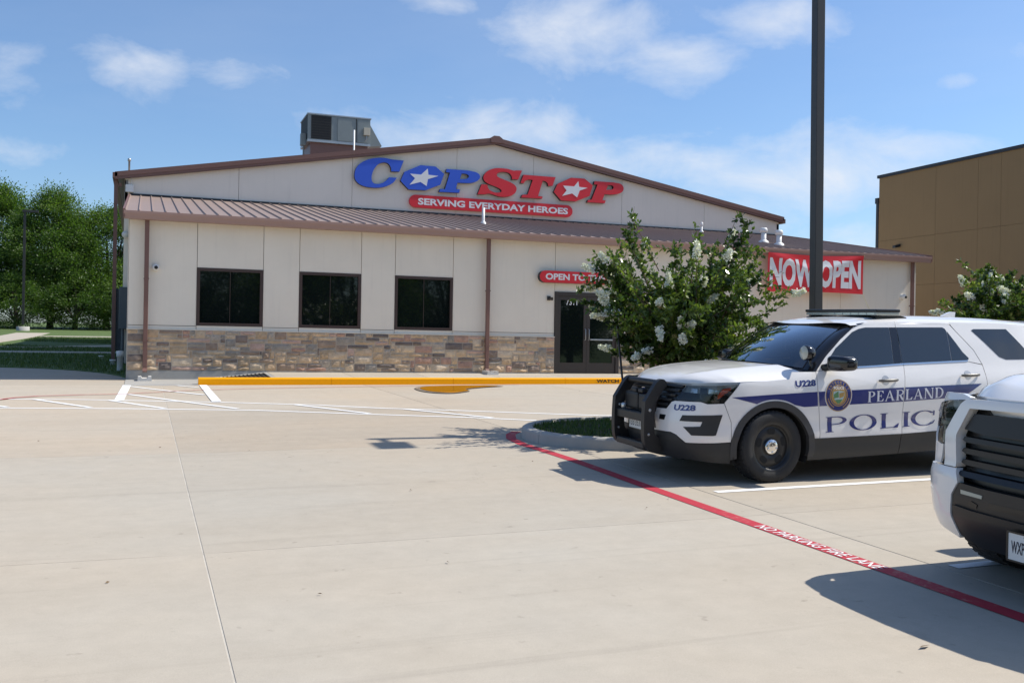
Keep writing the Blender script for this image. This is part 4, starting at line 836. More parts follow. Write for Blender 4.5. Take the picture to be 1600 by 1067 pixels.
# leaf litter and grit on the paving
for px, py in [(168, 912), (905, 612), (832, 722), (642, 767), (1045, 780), (1445, 1012), (470, 735), (500, 930), (60, 690), (1010, 795), (700, 880), (250, 700), (390, 705)]:
    X, Y = g(px, py); s = .045 if py > 1000 else .016
    V = [(-s, 0, .004), (0, s * .35, .012), (s, .0, .006), (0, -s * .35, .003)]
    o = MB().add(V, [(0, 1, 2), (0, 2, 3)]).build('dry_leaf', MATS['leaf_dry'] if 'leaf_dry' in MATS else mat('leaf_dry', (.14, .085, .035), .8), pave); o.location = (X, Y, zg(X, Y) + .006); o.rotation_euler.z = random.uniform(0, 6)
# ================================================================== VEHICLES: a wrapped body surface addressed by (distance round the plan outline, height)
def catmull(P, n=24):
    P = np.array(P, float); out = []; Q = np.vstack([2*P[0]-P[1], P, 2*P[-1]-P[-2]])
    for i in range(1, len(Q) - 2):
        p0, p1, p2, p3 = Q[i-1:i+3]; d0, d1, d2 = [np.linalg.norm(a-b) + 1e-9 for a, b in ((p1, p0), (p2, p1), (p3, p2))]
        m1 = ((p1-p0)/d0-(p2-p0)/(d0+d1)+(p2-p1)/d1)*d1; m2 = ((p2-p1)/d1-(p3-p1)/(d1+d2)+(p3-p2)/d2)*d1
        for k in range(n):
            t = k / n; t2, t3 = t*t, t**3; out.append((2*t3-3*t2+1)*p1+(t3-2*t2+t)*m1+(-2*t3+3*t2)*p2+(t3-t2)*m2)
    out.append(P[-1]); return np.array(out)
class Wrap:
    def __init__(s, plan, side, front, rear):
        c = catmull(plan); d = np.r_[0, np.cumsum(np.linalg.norm(np.diff(c, axis=0), axis=1))]; tg = np.gradient(c, axis=0); tg /= np.linalg.norm(tg, axis=1)[:, None]
        s.d = d; s.c = c; s.n = np.c_[-tg[:, 1], tg[:, 0]]; s.L = d[-1]
        s.sd, s.fr, s.re = [(np.array([p[0] for p in q]), np.array([p[1] for p in q])) for q in (side, front, rear)]
    def p(s, t, z, off=0.0):
        a = min(abs(t), s.L); x = np.interp(a, s.d, s.c[:, 0]); y = np.interp(a, s.d, s.c[:, 1]); nx = np.interp(a, s.d, s.n[:, 0]); ny = np.interp(a, s.d, s.n[:, 1]); l = math.hypot(nx, ny); nx /= l; ny /= l
        e = s.fr if nx < 0 else s.re; ins = nx*nx*np.interp(z, *e) + ny*ny*np.interp(z, *s.sd) - off
        return Vector((x - nx*ins, (y - ny*ins) * (1 if t < 0 else -1), z))
    def t_at(s, x):                                    # distance along the outline for a place on the flank
        i = int(np.argmax(s.c[:, 1] > .9 * s.c[:, 1].max())); return float(np.interp(x, s.c[i:, 0], s.d[i:]))
def arc(cx, cz, r, a0, a1, n=18): return [(cx + r * math.cos(R(a0 + (a1 - a0) * k / n)), cz + r * math.sin(R(a0 + (a1 - a0) * k / n))) for k in range(n + 1)]
def dedupe(P):
    out = []
    for p in P:
        if not out or math.hypot(p[0]-out[-1][0], p[1]-out[-1][1]) > 1e-4: out.append(p)
    return out
def panel(W, poly, name, m, parent, off=0.0, th=.012, step=.07, sides=(1, -1), sym=False, fn=None, quads=None):
    res = []
    if sym: poly = list(poly) + [(-t, z) for t, z in reversed(poly) if t > 1e-6]; sides = (1,)
    if not quads: poly = dedupe(poly)
    for sd in sides:
        bm = bmesh.new(); bv = [bm.verts.new((t * sd, z, 0)) for t, z in poly]
        tris = quads if quads else tessellate_polygon([[Vector((t, z, 0)) for t, z in poly]])
        for q in tris: bm.faces.new([bv[i] for i in q])
        grid_cut(bm, step, step)
        be = [e for e in bm.edges if len(e.link_faces) == 1]
        ex = bmesh.ops.extrude_edge_only(bm, edges=be)['geom']
        for v in ex:
            if isinstance(v, bmesh.types.BMVert): v.co.z = -th
        for e in be: e.smooth = False
        for f in bm.faces: f.smooth = True
        for v in bm.verts: v.co = (fn or W.p)(v.co.x, v.co.y, off + v.co.z)
        bmesh.ops.remove_doubles(bm, verts=bm.verts, dist=1e-5); bmesh.ops.recalc_face_normals(bm, faces=bm.faces)
        me = bpy.data.meshes.new(name); bm.to_mesh(me); bm.free(); o = link(name, me, m, parent); res.append(o)
    return res
def decal_bm(W, bm, m, name, parent, off, fn=None):
    for v in bm.verts: v.co = (fn or W.p)(v.co.x, v.co.y, off + v.co.z)
    me = bpy.data.meshes.new(name); bm.to_mesh(me); bm.free(); return link(name, me, m, parent)
def decal_text(W, s, m, name, parent, t0, t1, z0, z1, off, bold=.02, slope=0.0, flip=False):
    bm = text_bm(s, bold + (.02 if s == 'U228' else 0), cut=(.2, .5))
    for v in bm.verts: u = v.co.x; v.co = Vector((t0 + (t1 - t0) * u, z0 + (z1 - z0) * v.co.y + slope * u, 0))
    return decal_bm(W, bm, m, name, parent, off)
# roman capitals built from stems, hairlines, bowls and serifs; every stroke is a quad strip in a unit-height box
def roman(ch, w, th=.17, hl=.055):
    S = []; bar = lambda x0, x1, y0, y1: S.append([(x0, y0), (x1, y0), (x1, y1), (x0, y1)])
    def serif(x, y, half, up): S.append([(x - half, y), (x + half, y), (x + half * .62, y + up * .05), (x - half * .62, y + up * .05)])
    def bowl(cx, cy, rx, ry, a0, a1, tk, thin, n=20):
        for k in range(n):
            P = []
            for a in (a0 + (a1 - a0) * k / n, a0 + (a1 - a0) * (k + 1) / n):
                c_, s_ = math.cos(R(a)), math.sin(R(a)); P.append(((cx + rx * c_, cy + ry * s_), (cx + (rx - tk) * c_, cy + (ry - thin) * s_)))
            S.append([P[0][0], P[1][0], P[1][1], P[0][1]])
    def stem(x): bar(x, x + th, .045, .955); serif(x + th/2, 0, th * 1.05, 1); serif(x + th/2, 1, th * 1.05, -1)
    e = th * .55
    if ch in 'PRDELI': stem(e)
    if ch in 'PR':
        bowl(w * .5, .735, w * .5, .265, -90, 90, th * .95, hl); bar(e + th, w * .5, 1 - hl, 1); bar(e + th, w * .5, .47, .47 + hl)
    if ch == 'R': S.append([(w * .40, .47), (w * .40 + th * 1.05, .47), (w * 1.02, 0), (w * 1.02 - th * 1.15, 0)])
    if ch == 'D': bowl(w * .42, .5, w * .58, .5, -90, 90, th, hl); bar(e + th, w * .42, 1 - hl, 1); bar(e + th, w * .42, 0, hl)
    if ch in 'EL':
        bar(e + th, w * .93, 0, hl); S.append([(w * .70, hl), (w * .93, 0), (w * 1.0, .27), (w * .95, .27)])
    if ch == 'E':
        bar(e + th, w * .9, 1 - hl, 1); S.append([(w * .68, 1 - hl), (w * .92, .74), (w * .96, .74), (w * .92, 1)]); bar(e + th, w * .68, .5, .5 + hl); S.append([(w * .64, .38), (w * .69, .38), (w * .69, .66), (w * .64, .66)])
    if ch == 'O': bowl(w/2, .5, w/2, .52, 0, 360, th * 1.05, hl, 36)
    if ch == 'C':
        bowl(w * .54, .5, w * .54, .52, 42, 318, th * 1.1, hl, 30); S.append([(w * .90, .66), (w * .965, .66), (w * .965, .98), (w * .92, .98)]); S.append([(w * .84, .12), (w * .93, .16), (w * .995, .32), (w * .965, .33)])
    if ch == 'A':
        S.append([(w * .06, .03), (w * .06 + hl * 1.3, .03), (w * .52, .93), (w * .46, 1.0)]); S.append([(w * .42, 1.0), (w * .54, 1.0), (w * .97, .03), (w * .97 - th * 1.1, .03)]); bar(w * .22, w * .72, .30, .30 + hl); serif(w * .09, 0, th * .7, 1); serif(w * .92, 0, th * .95, 1)
    if ch == 'N':
        bar(w * .10, w * .10 + hl * 1.2, .04, .97); bar(w * .86, w * .86 + hl * 1.2, 0, .96); S.append([(w * .03, 1.0), (w * .03 + th * 1.2, 1.0), (w * .93, 0), (w * .93 - th * 1.0, 0)]); serif(w * .13, 0, th * .75, 1); serif(w * .89, 1, th * .75, -1)
    return S
def roman_word(W, word, widths, gap, m, name, parent, t0, t1, z0, z1, slope, off, th=.17, hl=.055):
    tot = sum(widths) + gap * (len(word) - 1); x = 0
    for ch, w in zip(word, widths):
        bm = bmesh.new()
        for k, q in enumerate(roman(ch, w, th, hl)):
            try: bm.faces.new([bm.verts.new((t0 + (t1 - t0) * (x + a) / tot, z0 + (z1 - z0) * b + slope * (x + a) / tot, .00012 * k)) for a, b in q])
            except ValueError: pass
        grid_cut(bm, .05, .05); decal_bm(W, bm, m, name, parent, off); x += w + gap

mat('car_white', (.82, .80, .775), .32, coat=.9, spec=.5); mat('car_plastic', (.021, .022, .023), .55, var=.08, vscale=20); mat('arch_plastic', (.04, .04, .042), .6)
mat('car_black', (.008, .008, .009), .3, spec=.5); mat('gloss_black', (.010, .010, .012), .12, coat=.4); mat('car_glass', (.018, .022, .026), .02, spec=1.0)
mat('navy', (.018, .028, .165), .3, coat=.8); mat('decal_white', (.78, .78, .80), .4); mat('decal_grey', (.70, .71, .76), .4); mat('tyre', (.017, .017, .018), .75, bump=.15, bscale=90)
mat('steel_black', (.012, .012, .013), .42); mat('chrome', (.75, .74, .72), .12, metal=1.0); mat('amber', (.62, .07, .02), .25); mat('reflector', (.62, .64, .64), .18, metal=.6)
mat('lamp_housing', (.26, .27, .25), .35); mat('bar_black', (.013, .013, .014), .5, bump=.1, bscale=200); mat('handle_grey', (.11, .105, .095), .4); mat('gold', (.42, .26, .075), .45); mat('seal_green', (.10, .24, .10), .5); mat('seal_sky', (.40, .52, .52), .5)
mat('light_lens', (.42, .43, .36), .15, coat=.5); mat('interior', (.22, .225, .23), .8); mat('seat', (.07, .07, .075), .85); mat('plate_white', (.74, .74, .72), .45); mat('plate_ink', (.03, .03, .05), .6); mat('under', (.012, .012, .012), .9); mat('emblem_blue', (.02, .03, .18), .25, coat=.6)
glassy('windscreen', (.70, .80, .78), 4.4); glassy('lamp_lens', (.86, .88, .88), 1.2)
def frame_on_ground(O, psi, kx=.0145, ky=.022):
    ex = Vector((math.cos(psi), math.sin(psi), 0)); ex.z = kx * ex.x + ky * ex.y; ex.normalize()
    ey = Vector((-math.sin(psi), math.cos(psi), 0)); ey.z = kx * ey.x + ky * ey.y; ey.normalize(); ez = ex.cross(ey)
    return Matrix(((ex.x, ey.x, ez.x, O[0]), (ex.y, ey.y, ez.y, O[1]), (ex.z, ey.z, ez.z, zg(*O)), (0, 0, 0, 1)))
def wheel(parent, x, y, r, w, sd, rim_r, style, steer=0.0):
    """sd = -1 near side, +1 far side; axis along y"""
    wh = empty('wheel', (x, y, r), parent); wh.rotation_euler.z = steer
    h = w / 2; o = sd * h
    MB().lathe([(rim_r, -h*.92), (rim_r + .012, -h), (r*.93, -h*1.02), (r*.975, -h*.90), (r, -h*.62), (r, h*.62), (r*.975, h*.90), (r*.93, h*1.02), (rim_r + .012, h), (rim_r, h*.92)], axis='y', n=56).build('tyre', MATS['tyre'], wh)
    tr = MB()
    for k in range(44):
        a = 2 * math.pi * k / 44
        for q in (-.5, 0, .5):
            c_, s_ = math.cos(a + q * .05), math.sin(a + q * .05); P = Vector((c_ * r, q * w * .55, s_ * r)); T = Vector((-s_, 0, c_)) * .016; A = Vector((0, w * .12, 0)); N = Vector((c_, 0, s_)) * .006
            tr.add([P - T - A - N, P + T - A - N, P + T + A - N, P - T + A - N, P - T - A + N*.6, P + T - A + N*.6, P + T + A + N*.6, P - T + A + N*.6], [(4,5,6,7),(0,1,5,4),(1,2,6,5),(2,3,7,6),(3,0,4,7)])
    tr.build('tread', MATS['tyre'], wh)
    d = sd
    if style == 'steel':
        MB().lathe([(rim_r + .012, d*h*.97), (rim_r - .012, d*h*.98), (rim_r - .03, d*h*.80), (rim_r*.86, d*h*.55), (rim_r*.80, d*h*.66), (rim_r*.45, d*h*.72), (rim_r*.38, d*h*.62), (0, d*h*.62)], axis='y', n=56).build('rim', MATS['steel_black'], wh)
        for k in range(5):
            a = R(90 + 72 * k); cx, cz = rim_r * .63 * math.cos(a), rim_r * .63 * math.sin(a); mb = MB(); n = 14
            pts = []
            for j in range(n):
                t = 2 * math.pi * j / n; u, v = .048 * math.copysign(abs(math.cos(t))**.7, math.cos(t)), .032 * math.copysign(abs(math.sin(t))**.7, math.sin(t))
                pts.append((cx - math.sin(a) * u + math.cos(a) * v, d * (h * .71), cz + math.cos(a) * u + math.sin(a) * v))
            mb.add(pts, [tuple(range(n))]); mb.build('vent_hole', MATS['under'], wh)
        hub = MB().lathe([(.078, d*h*.62), (.08, d*h*.78), (.07, d*h*.86), (.04, d*h*.90), (0, d*h*.905)], axis='y', n=30).build('hub_cap', MATS['chrome'], wh)
        for k in range(5):
            a = R(54 + 72 * k); bm = bmesh.new(); bmesh.ops.create_uvsphere(bm, u_segments=8, v_segments=6, radius=.013)
            for v in bm.verts: v.co += Vector((.052 * math.cos(a), d * h * .86, .052 * math.sin(a)))
            MB().bm(bm, True).build('lug_nut', MATS['chrome'], hub)
    else:
        MB().lathe([(rim_r + .012, d*h*.97), (rim_r - .015, d*h*.96), (rim_r - .03, d*h*.6), (rim_r*.9, d*h*.2), (0, d*h*.2)], axis='y', n=48).build('rim', MATS['galvanised'], wh)
        for k in range(6):
            a = R(60 * k); c_, s_ = math.cos(a), math.sin(a); mb = MB(); rr = [(rim_r*.12, .05), (rim_r*.95, .035)]
            vs = [(c_*r_ - s_*q*w_, d*h*y_, s_*r_ + c_*q*w_) for (r_, w_), yo in zip(rr, (.85, .9)) for q in (-1, 1) for y_ in (yo, yo - .25)]
            mb.add(vs, [(0,2,6,4),(1,3,7,5),(0,1,5,4),(2,3,7,6)]); mb.build('spoke', MATS['galvanised'], wh)
        MB().lathe([(.07, d*h*.6), (.065, d*h*.95), (0, d*h*.97)], axis='y', n=20).build('hub_cap', MATS['galvanised'], wh)
    return wh

# ------------------------------------------------------------------ the patrol vehicle
PC = Wrap([(-.93,0),(-.92,.3),(-.87,.58),(-.775,.79),(-.62,.915),(-.40,.968),(0,.985),(.6,.995),(2.0,1.0),(3.1,.992),(3.6,.965),(3.88,.90),(4.02,.76),(4.07,.4),(4.08,0)],
          [(.2,.05),(.3,.02),(.42,.012),(.46,.0),(.6,.012),(.75,.004),(.92,.0),(1.0,.012),(1.08,.035),(1.13,.06),(1.2,.085),(1.4,.15),(1.66,.25),(1.8,.33)],
          [(.2,.10),(.3,.03),(.42,0),(.6,.005),(.7,.02),(.85,.06),(.95,.10),(1.02,.15),(1.3,.3)], [(.3,.05),(.5,0),(.7,.02),(.9,.05),(1.1,.08),(1.7,.42)])
pc = tag(empty('police_suv'), 'white and navy police sport utility vehicle with black push bumper parked by the island', 'police car')
pc.matrix_world = frame_on_ground((5.92, 9.415), R(-1.5))
AF, AR, AZ = 1.715, 4.575, .342                 # arch centres
WH, CP, NV = MATS['car_white'], MATS['car_plastic'], MATS['navy']
ARO, ARI = .480, .418
# front end
panel(PC, [(0,.715),(.476,.722),(.539,.797),(.588,.809),(.92,.817),(.987,.798),(1.155,.806),(1.232,.62),(1.235,.424),(1.088,.416),(.772,.406),(.652,.476),(.575,.496),(0,.490)], 'front_bumper', WH, pc, sym=True)
panel(PC, [(0,.487),(.573,.492),(.648,.472),(.768,.402),(1.088,.412),(1.24,.418),(1.24,.205),(.8,.232),(0,.22)], 'lower_valance', CP, pc, off=.004, sym=True)
panel(PC, [(0,.69),(.46,.66),(.474,.725),(.536,.80),(.585,.815),(.672,.965),(.4,.98),(0,.985)], 'grille', MATS['car_black'], pc, off=-.012, sym=True)
for zz_ in (.765, .815, .865, .915, .96):
    te = .45 + (zz_ - .73) * .85; panel(PC, [(0, zz_ - .012), (te, zz_ - .012), (te + .02, zz_ + .012), (0, zz_ + .012)], 'grille_slat', MATS['car_plastic'], pc, off=.006, th=.03, sym=True, step=.12)
panel(PC, [(.38,.66),(.482,.661),(.466,.609),(.38,.609)], 'bumper_slot', MATS['car_black'], pc, off=.003)
panel(PC, [(0,.60),(.30,.60),(.33,.51),(0,.50)], 'lower_intake', MATS['car_black'], pc, off=.003, sym=True)
hl_out = [(.596,.817),(.92,.825),(.987,.806),(1.152,.815),(1.318,.996),(1.08,.982),(.946,.978),(.682,.966)]
for o in panel(PC, hl_out, 'headlight', MATS['lamp_housing'], pc, off=-.035, th=.01):
    sd = 1 if o.data.vertices[0].co.y < 0 else -1
    panel(PC, [(.72,.85),(.87,.85),(.87,.94),(.78,.945)], 'reflector', MATS['reflector'], o, off=-.024, sides=(sd,)); panel(PC, [(.99,.85),(1.09,.86),(1.12,.93),(1.0,.945)], 'reflector', MATS['reflector'], o, off=-.024, sides=(sd,))
    panel(PC, [(.905,.845),(.975,.845),(.985,.955),(.905,.955)], 'lamp_bulb', MATS['car_black'], o, off=-.018, sides=(sd,))
    panel(PC, [(1.06,.85),(1.10,.85),(1.225,.935),(1.235,.965),(1.15,.95)], 'side_marker', MATS['amber'], o, off=-.016, sides=(sd,))
    panel(PC, hl_out, 'lens', MATS['lamp_lens'], o, off=-.001, th=.03, sides=(sd,))
panel(PC, [(.719,.676),(1.142,.695),(1.076,.493),(1.045,.487),(.832,.483),(.738,.562),(.920,.575),(.940,.622),(.687,.617)], 'fog_bezel', CP, pc, off=.004)
for sd in (1,): decal_text(PC, 'U228', NV, 'unit_number', pc, .592, .868, .716, .775, .003, slope=.010)
# flanks
arcF = lambda r, a0, a1: arc(AF, AZ, r, a0, a1); arcR = lambda r, a0, a1: arc(AR, AZ, r, a0, a1)
panel(PC, [(1.160,.812),(1.326,1.002),(1.332,1.010),(1.60,1.024),(1.892,1.040),(1.945,1.114),(2.222,1.113),(2.216,.909),(2.248,.629),(2.254,.437),(2.186,.437)] + arcF(ARO, 10, 171) + [(1.238,.62)], 'front_fender', WH, pc)
fd = panel(PC, [(2.229,1.115),(2.223,.909),(2.255,.629),(2.261,.437),(3.268,.457),(3.277,.69),(3.292,.927),(3.338,1.180),(2.993,1.162),(2.24,1.120)], 'front_door', WH, pc)
rd = panel(PC, [(3.345,1.181),(3.299,.927),(3.284,.69),(3.275,.457),(4.110,.492)] + arcR(ARO, 162.0, 112) + [(4.405,.86),(4.400,1.013),(4.390,1.172),(4.19,1.209),(3.99,1.201)], 'rear_door', WH, pc)
panel(PC, [(4.413,.83)] + arcR(ARO, 110, 10) + [(5.10,.46),(5.55,.46),(5.62,.8),(5.56,1.05),(5.42,1.35),(5.28,1.61),(4.6,1.632),(4.078,1.632),(4.088,1.603),(4.133,1.542),(4.322,1.332),(4.400,1.175),(4.408,1.016)], 'rear_quarter', WH, pc)
panel(PC, [(5.10,.458),(5.55,.458),(5.62,.70),(6.504,.70),(6.504,.30),(5.05,.28),(5.03,.40)], 'rear_bumper', CP, pc, off=.004)
panel(PC, [(5.63,.70),(6.504,.70),(6.504,1.60),(5.30,1.60),(5.44,1.35),(5.58,1.05)], 'tailgate', WH, pc, off=-.003)
panel(PC, [(5.66,1.10),(6.504,1.10),(6.504,1.52),(5.46,1.50)], 'rear_window', MATS['car_glass'], pc, off=.003)
panel(PC, [(5.47,.85),(5.72,.85),(5.70,1.05),(5.42,1.05)], 'tail_lamp', mat('tail_red', (.35, .01, .01), .15, coat=.6), pc, off=.006)
# cladding: wheel-arch lips and rocker
AP = MATS['arch_plastic']
def band(c_, lo0=-12, lo1=192, n=36): panel(PC, arc(c_, AZ, ARO + .006, lo0, lo1, n) + arc(c_, AZ, ARI, lo0, lo1, n), 'wheel_arch_trim', AP, pc, off=.010, th=.05, quads=[(i, i+1, n+2+i, n+1+i) for i in range(n)])
band(AF); band(AR)
panel(PC, [(2.195,.435),(3.264,.455),(3.246,.245),(2.13,.210),(2.14,.30)], 'front_door_cladding', CP, pc, off=.006); panel(PC, [(3.270,.455),(4.112,.490),(4.09,.28),(3.252,.245)], 'rear_door_cladding', CP, pc, off=.006)
# under-structure and wheel housings
MB().box(-.62, 3.8, -.78, .78, .26, .55).build('floor_pan', MATS['under'], pc)
for cx in (.055, 2.93):
    for sd in (-1, 1):
        mb = MB(); n = 20; A = [R(-20 + 220 * k / n) for k in range(n + 1)]
        mb.add([(cx + .44 * math.cos(a), sd * y, AZ + .44 * math.sin(a)) for y in (.60, .955) for a in A], [(i, i+1, n+2+i, n+1+i) for i in range(n)], True); mb.add([(cx + .44 * math.cos(a), sd * .60, AZ + .44 * math.sin(a)) for a in A], [tuple(range(n+1))]); mb.build('wheel_housing', MATS['under'], pc)
def shellp(t, z, off): return PC.p(t, z, off - .016)
panel(PC, [(.2,.9),(1.16,.9),(1.30,.98),(1.88,1.0),(2.2,1.10),(4.1,1.17),(4.3,1.18),(5.3,1.2),(5.6,.75),(5.5,.45),(5.08,.45)] + arcR(.46, 12, 168) + [(4.1,.30),(2.16,.30)] + arcF(.46, 0, 172) + [(1.22,.30),(.2,.30)], 'inner_shell', MATS['under'], pc, fn=shellp, step=.12)
for cx, st in ((.055, R(4)), (2.93, 0)):
    wheel(pc, cx, -.862, .363, .245, -1, .245, 'steel', st); wheel(pc, cx, .862, .363, .245, 1, .245, 'steel', st)
# bonnet
hx_ = [-.86,-.80,-.70,-.55,-.30,.0,.25,.42]; hzc = [.985,1.035,1.075,1.105,1.14,1.158,1.168,1.170]; hze = [.985,.99,1.0,1.005,1.014,1.026,1.044,1.072]
def hood_ye(x): t = PC.t_at(max(x, -.62)); return -PC.p(t, float(np.interp(x, hx_, hze))).y
def hood(u, v):                      # u 0..1 front to back, v -1..1 across
    av = abs(v); yy = np.interp(u, [0, .06, .16, .3, 1], [.60, .70, .80, .905, .955]) * v
    xf = -.845 + .19 * av**2.6; xb = .30 + .16 * av**2; x = xf + (xb - xf) * u
    zc = np.interp(u, [0,.05,.13,.26,.45,.68,.88,1], [.990,1.032,1.068,1.100,1.135,1.158,1.170,1.174]); ze = np.interp(u, [0,.1,.3,.6,.85,1], [.982,1.000,1.014,1.024,1.044,1.075])
    ridge = .010 * math.exp(-((av - .62) / .07)**2) * min(1, u * 6)
    return Vector((x, yy, zc - (zc - ze) * (.22 * av**2 + .78 * av**6) + ridge))
nu, nv = 30, 36; mb = MB(); mb.add([hood(i / nu, -1 + 2 * j / nv) for j in range(nv + 1) for i in range(nu + 1)], [(j*(nu+1)+i, j*(nu+1)+i+1, (j+1)*(nu+1)+i+1, (j+1)*(nu+1)+i) for j in range(nv) for i in range(nu)], True)
mb.add([p for j in range(nv + 1) for p in (hood(0, -1 + 2*j/nv), hood(0, -1 + 2*j/nv) + Vector((.02, 0, -.03)))], [(2*j, 2*j+1, 2*j+3, 2*j+2) for j in range(nv)])
for s in (-1, 1): mb.add([p for i in range(nu + 1) for p in (hood(i/nu, s), hood(i/nu, s) + Vector((0, -s * .01, -.03)))], [(2*i, 2*i+1, 2*i+3, 2*i+2) for i in range(nu)])
mb.build('bonnet', WH, pc)
# windscreen, pillars, cowl
def ws(u, v, off=0.0):               # u 0 base..1 top, v -1 near..1 far
    av = abs(v); b = Vector((.30 + .22 * av**2.2, .83 * v, 1.170 - .045 * av**2)); t = Vector((1.02 + .10 * av**2, .66 * v, 1.600 - .028 * av**2)); p = b.lerp(t, u); p.z += .035 * math.sin(math.pi * u); p.x -= .02 * math.sin(math.pi * u) - off * .5; p.z -= off; return p
def grid(fn, u0, u1, v0, v1, nu, nv, name, m, parent, smooth=True):
    mb = MB(); mb.add([fn(u0 + (u1-u0)*i/nu, v0 + (v1-v0)*j/nv) for j in range(nv+1) for i in range(nu+1)], [(j*(nu+1)+i, j*(nu+1)+i+1, (j+1)*(nu+1)+i+1, (j+1)*(nu+1)+i) for j in range(nv) for i in range(nu)], smooth); return mb.build(name, m, parent)
wsg = grid(ws, .03, .985, -.965, .965, 14, 24, 'windscreen', MATS['windscreen'], pc)
grid(lambda u, v: ws(u, v, .006), .0, .10, -.97, .97, 2, 24, 'windscreen_frit', MATS['car_black'], wsg); grid(lambda u, v: ws(u, v, .006), .93, 1.0, -.97, .97, 2, 24, 'windscreen_frit', MATS['car_black'], wsg)
for s in (-1, 1): grid(lambda u, v: ws(u, v, .006), .0, 1.0, s * .92, s * 1.0, 14, 3, 'windscreen_frit', MATS['car_black'], wsg)
grid(lambda u, v: Vector(ws(0, v)) + Vector((-.13 + .13 * u, 0, -.035 + .03 * u)), 0, 1, -1, 1, 3, 24, 'cowl', MATS['car_black'], pc)
for a, b in (((.33, -.62, 1.155), (.42, .02, 1.20)), ((.29, .05, 1.165), (.36, .62, 1.20))): MB().tube([a, b], .011, 6).build('wiper', MATS['car_black'], pc)
def side_pt(t, z, off=0.0): return PC.p(t, z, off)
def pillar(u, v):                    # v 0 windscreen edge, 1 door-frame edge
    for s in (1,): pass
    a = ws(u, -.985, -.002); tt = np.interp(u, [0, .28, .62, .9, 1], [2.226, 2.385, 2.60, 2.80, 2.95]); zz = np.interp(u, [0, .28, .62, .9, 1], [1.116, 1.275, 1.445, 1.575, 1.622]); b = PC.p(tt, zz, .004); p = a.lerp(b, v); p += Vector((-.3, -.6, .25)).normalized() * .018 * math.sin(math.pi * v); return p
grid(pillar, 0, 1, 0, 1, 16, 6, 'a_pillar', MATS['gloss_black'], pc); grid(lambda u, v: Vector((pillar(u, v).x, -pillar(u, v).y, pillar(u, v).z)), 0, 1, 0, 1, 16, 6, 'a_pillar', MATS['gloss_black'], pc)
# greenhouse sides
panel(PC, [(2.235,1.124),(2.385,1.275),(2.60,1.445),(2.80,1.575),(2.95,1.620),(3.10,1.630),(3.343,1.632),(3.338,1.187),(2.993,1.168)], 'front_door_frame', WH, pc, off=-.002)
panel(PC, [(3.350,1.632),(3.968,1.634),(4.072,1.605),(4.126,1.540),(4.316,1.330),(4.390,1.180),(4.19,1.215),(3.99,1.207),(3.345,1.187)], 'rear_door_frame', WH, pc, off=-.002)
panel(PC, [(2.34,1.150),(2.433,1.262),(2.52,1.352),(2.768,1.520),(2.86,1.555),(2.945,1.570),(3.25,1.573),(3.210,1.190),(2.993,1.178)], 'front_side_window', MATS['car_glass'], pc, off=.003, th=.008)
panel(PC, [(3.258,1.573),(3.345,1.574),(3.323,1.197),(3.218,1.191)], 'b_pillar', MATS['gloss_black'], pc, off=.003, th=.008)
panel(PC, [(3.353,1.574),(3.962,1.578),(3.990,1.564),(4.004,1.538),(3.980,1.219),(3.330,1.197)], 'rear_side_window', MATS['car_glass'], pc, off=.003, th=.008)
panel(PC, [(4.014,1.532),(4.157,1.312),(4.222,1.250),(4.220,1.234),(4.19,1.224),(3.990,1.219)], 'rear_vent_window', MATS['car_glass'], pc, off=.003, th=.008)
panel(PC, [(4.352,1.547),(4.388,1.562),(4.86,1.564),(5.06,1.35),(5.13,1.230),(4.75,1.228),(4.66,1.258),(4.50,1.41)], 'quarter_window', MATS['car_glass'], pc, off=.003, th=.008)
panel(PC, [(2.38,1.134),(2.993,1.162),(3.338,1.181),(3.99,1.203),(4.19,1.211),(4.215,1.224),(3.99,1.217),(3.338,1.195),(2.993,1.176),(2.37,1.146)], 'belt_moulding', MATS['chrome'], pc, off=.006, th=.008)
# roof
def roof(u, v):
    x = .99 + .13 * v*v + (3.86 - .06 * v*v - .99 - .13 * v*v) * u; half = np.interp(x, [1.0, 1.3, 2.2, 3.2, 3.9], [.665, .715, .745, .735, .68]); zc = np.interp(x, [.99, 1.15, 1.4, 1.8, 2.2, 2.7, 3.2, 3.6, 3.9], [1.600, 1.640, 1.675, 1.702, 1.710, 1.705, 1.688, 1.665, 1.630])
    ze = np.interp(x, [.99, 1.15, 1.4, 2, 3, 3.9], [1.598, 1.612, 1.626, 1.634, 1.634, 1.600]); av = abs(v); z = zc - (zc - ze) * (.30 * av**2 + .70 * av**7)
    z -= .010 * math.exp(-((av - .80) / .03)**2) * min(1, u * 8)
    return Vector((x, half * v * (1.0 + .02 * av**6), z))
grid(roof, 0, 1, -1, 1, 40, 40, 'roof', WH, pc)
for s in (-1, 1):
    mb = MB(); P = []
    for i in range(41):
        a = roof(i / 40, s); tq = PC.t_at(a.x); b = PC.p(tq, a.z - .012, .0); b.y = -s * b.y if s > 0 else b.y
        b = Vector((a.x, s * abs(PC.p(tq, a.z - .02).y), a.z - .02)); P += [a, b]
    mb.add(P, [(2*i, 2*i+1, 2*i+3, 2*i+2) for i in range(40)], True); mb.build('roof_rail', WH, pc)
MB().prism([(3.80, 1.655), (4.10, 1.60), (4.12, 1.575), (3.85, 1.60)], 'y', -.62, .62).build('spoiler', WH, pc); MB().prism([(4.02, 1.615), (4.16, 1.565), (4.10, 1.55), (3.98, 1.57)], 'y', -.66, -.622).build('spoiler_tip', MATS['car_black'], pc)
MB().prism([(2.98, 1.69), (3.19, 1.685), (3.20, 1.755), (3.15, 1.758), (3.08, 1.735)], 'y', -.025, .025).build('antenna_fin', WH, pc)
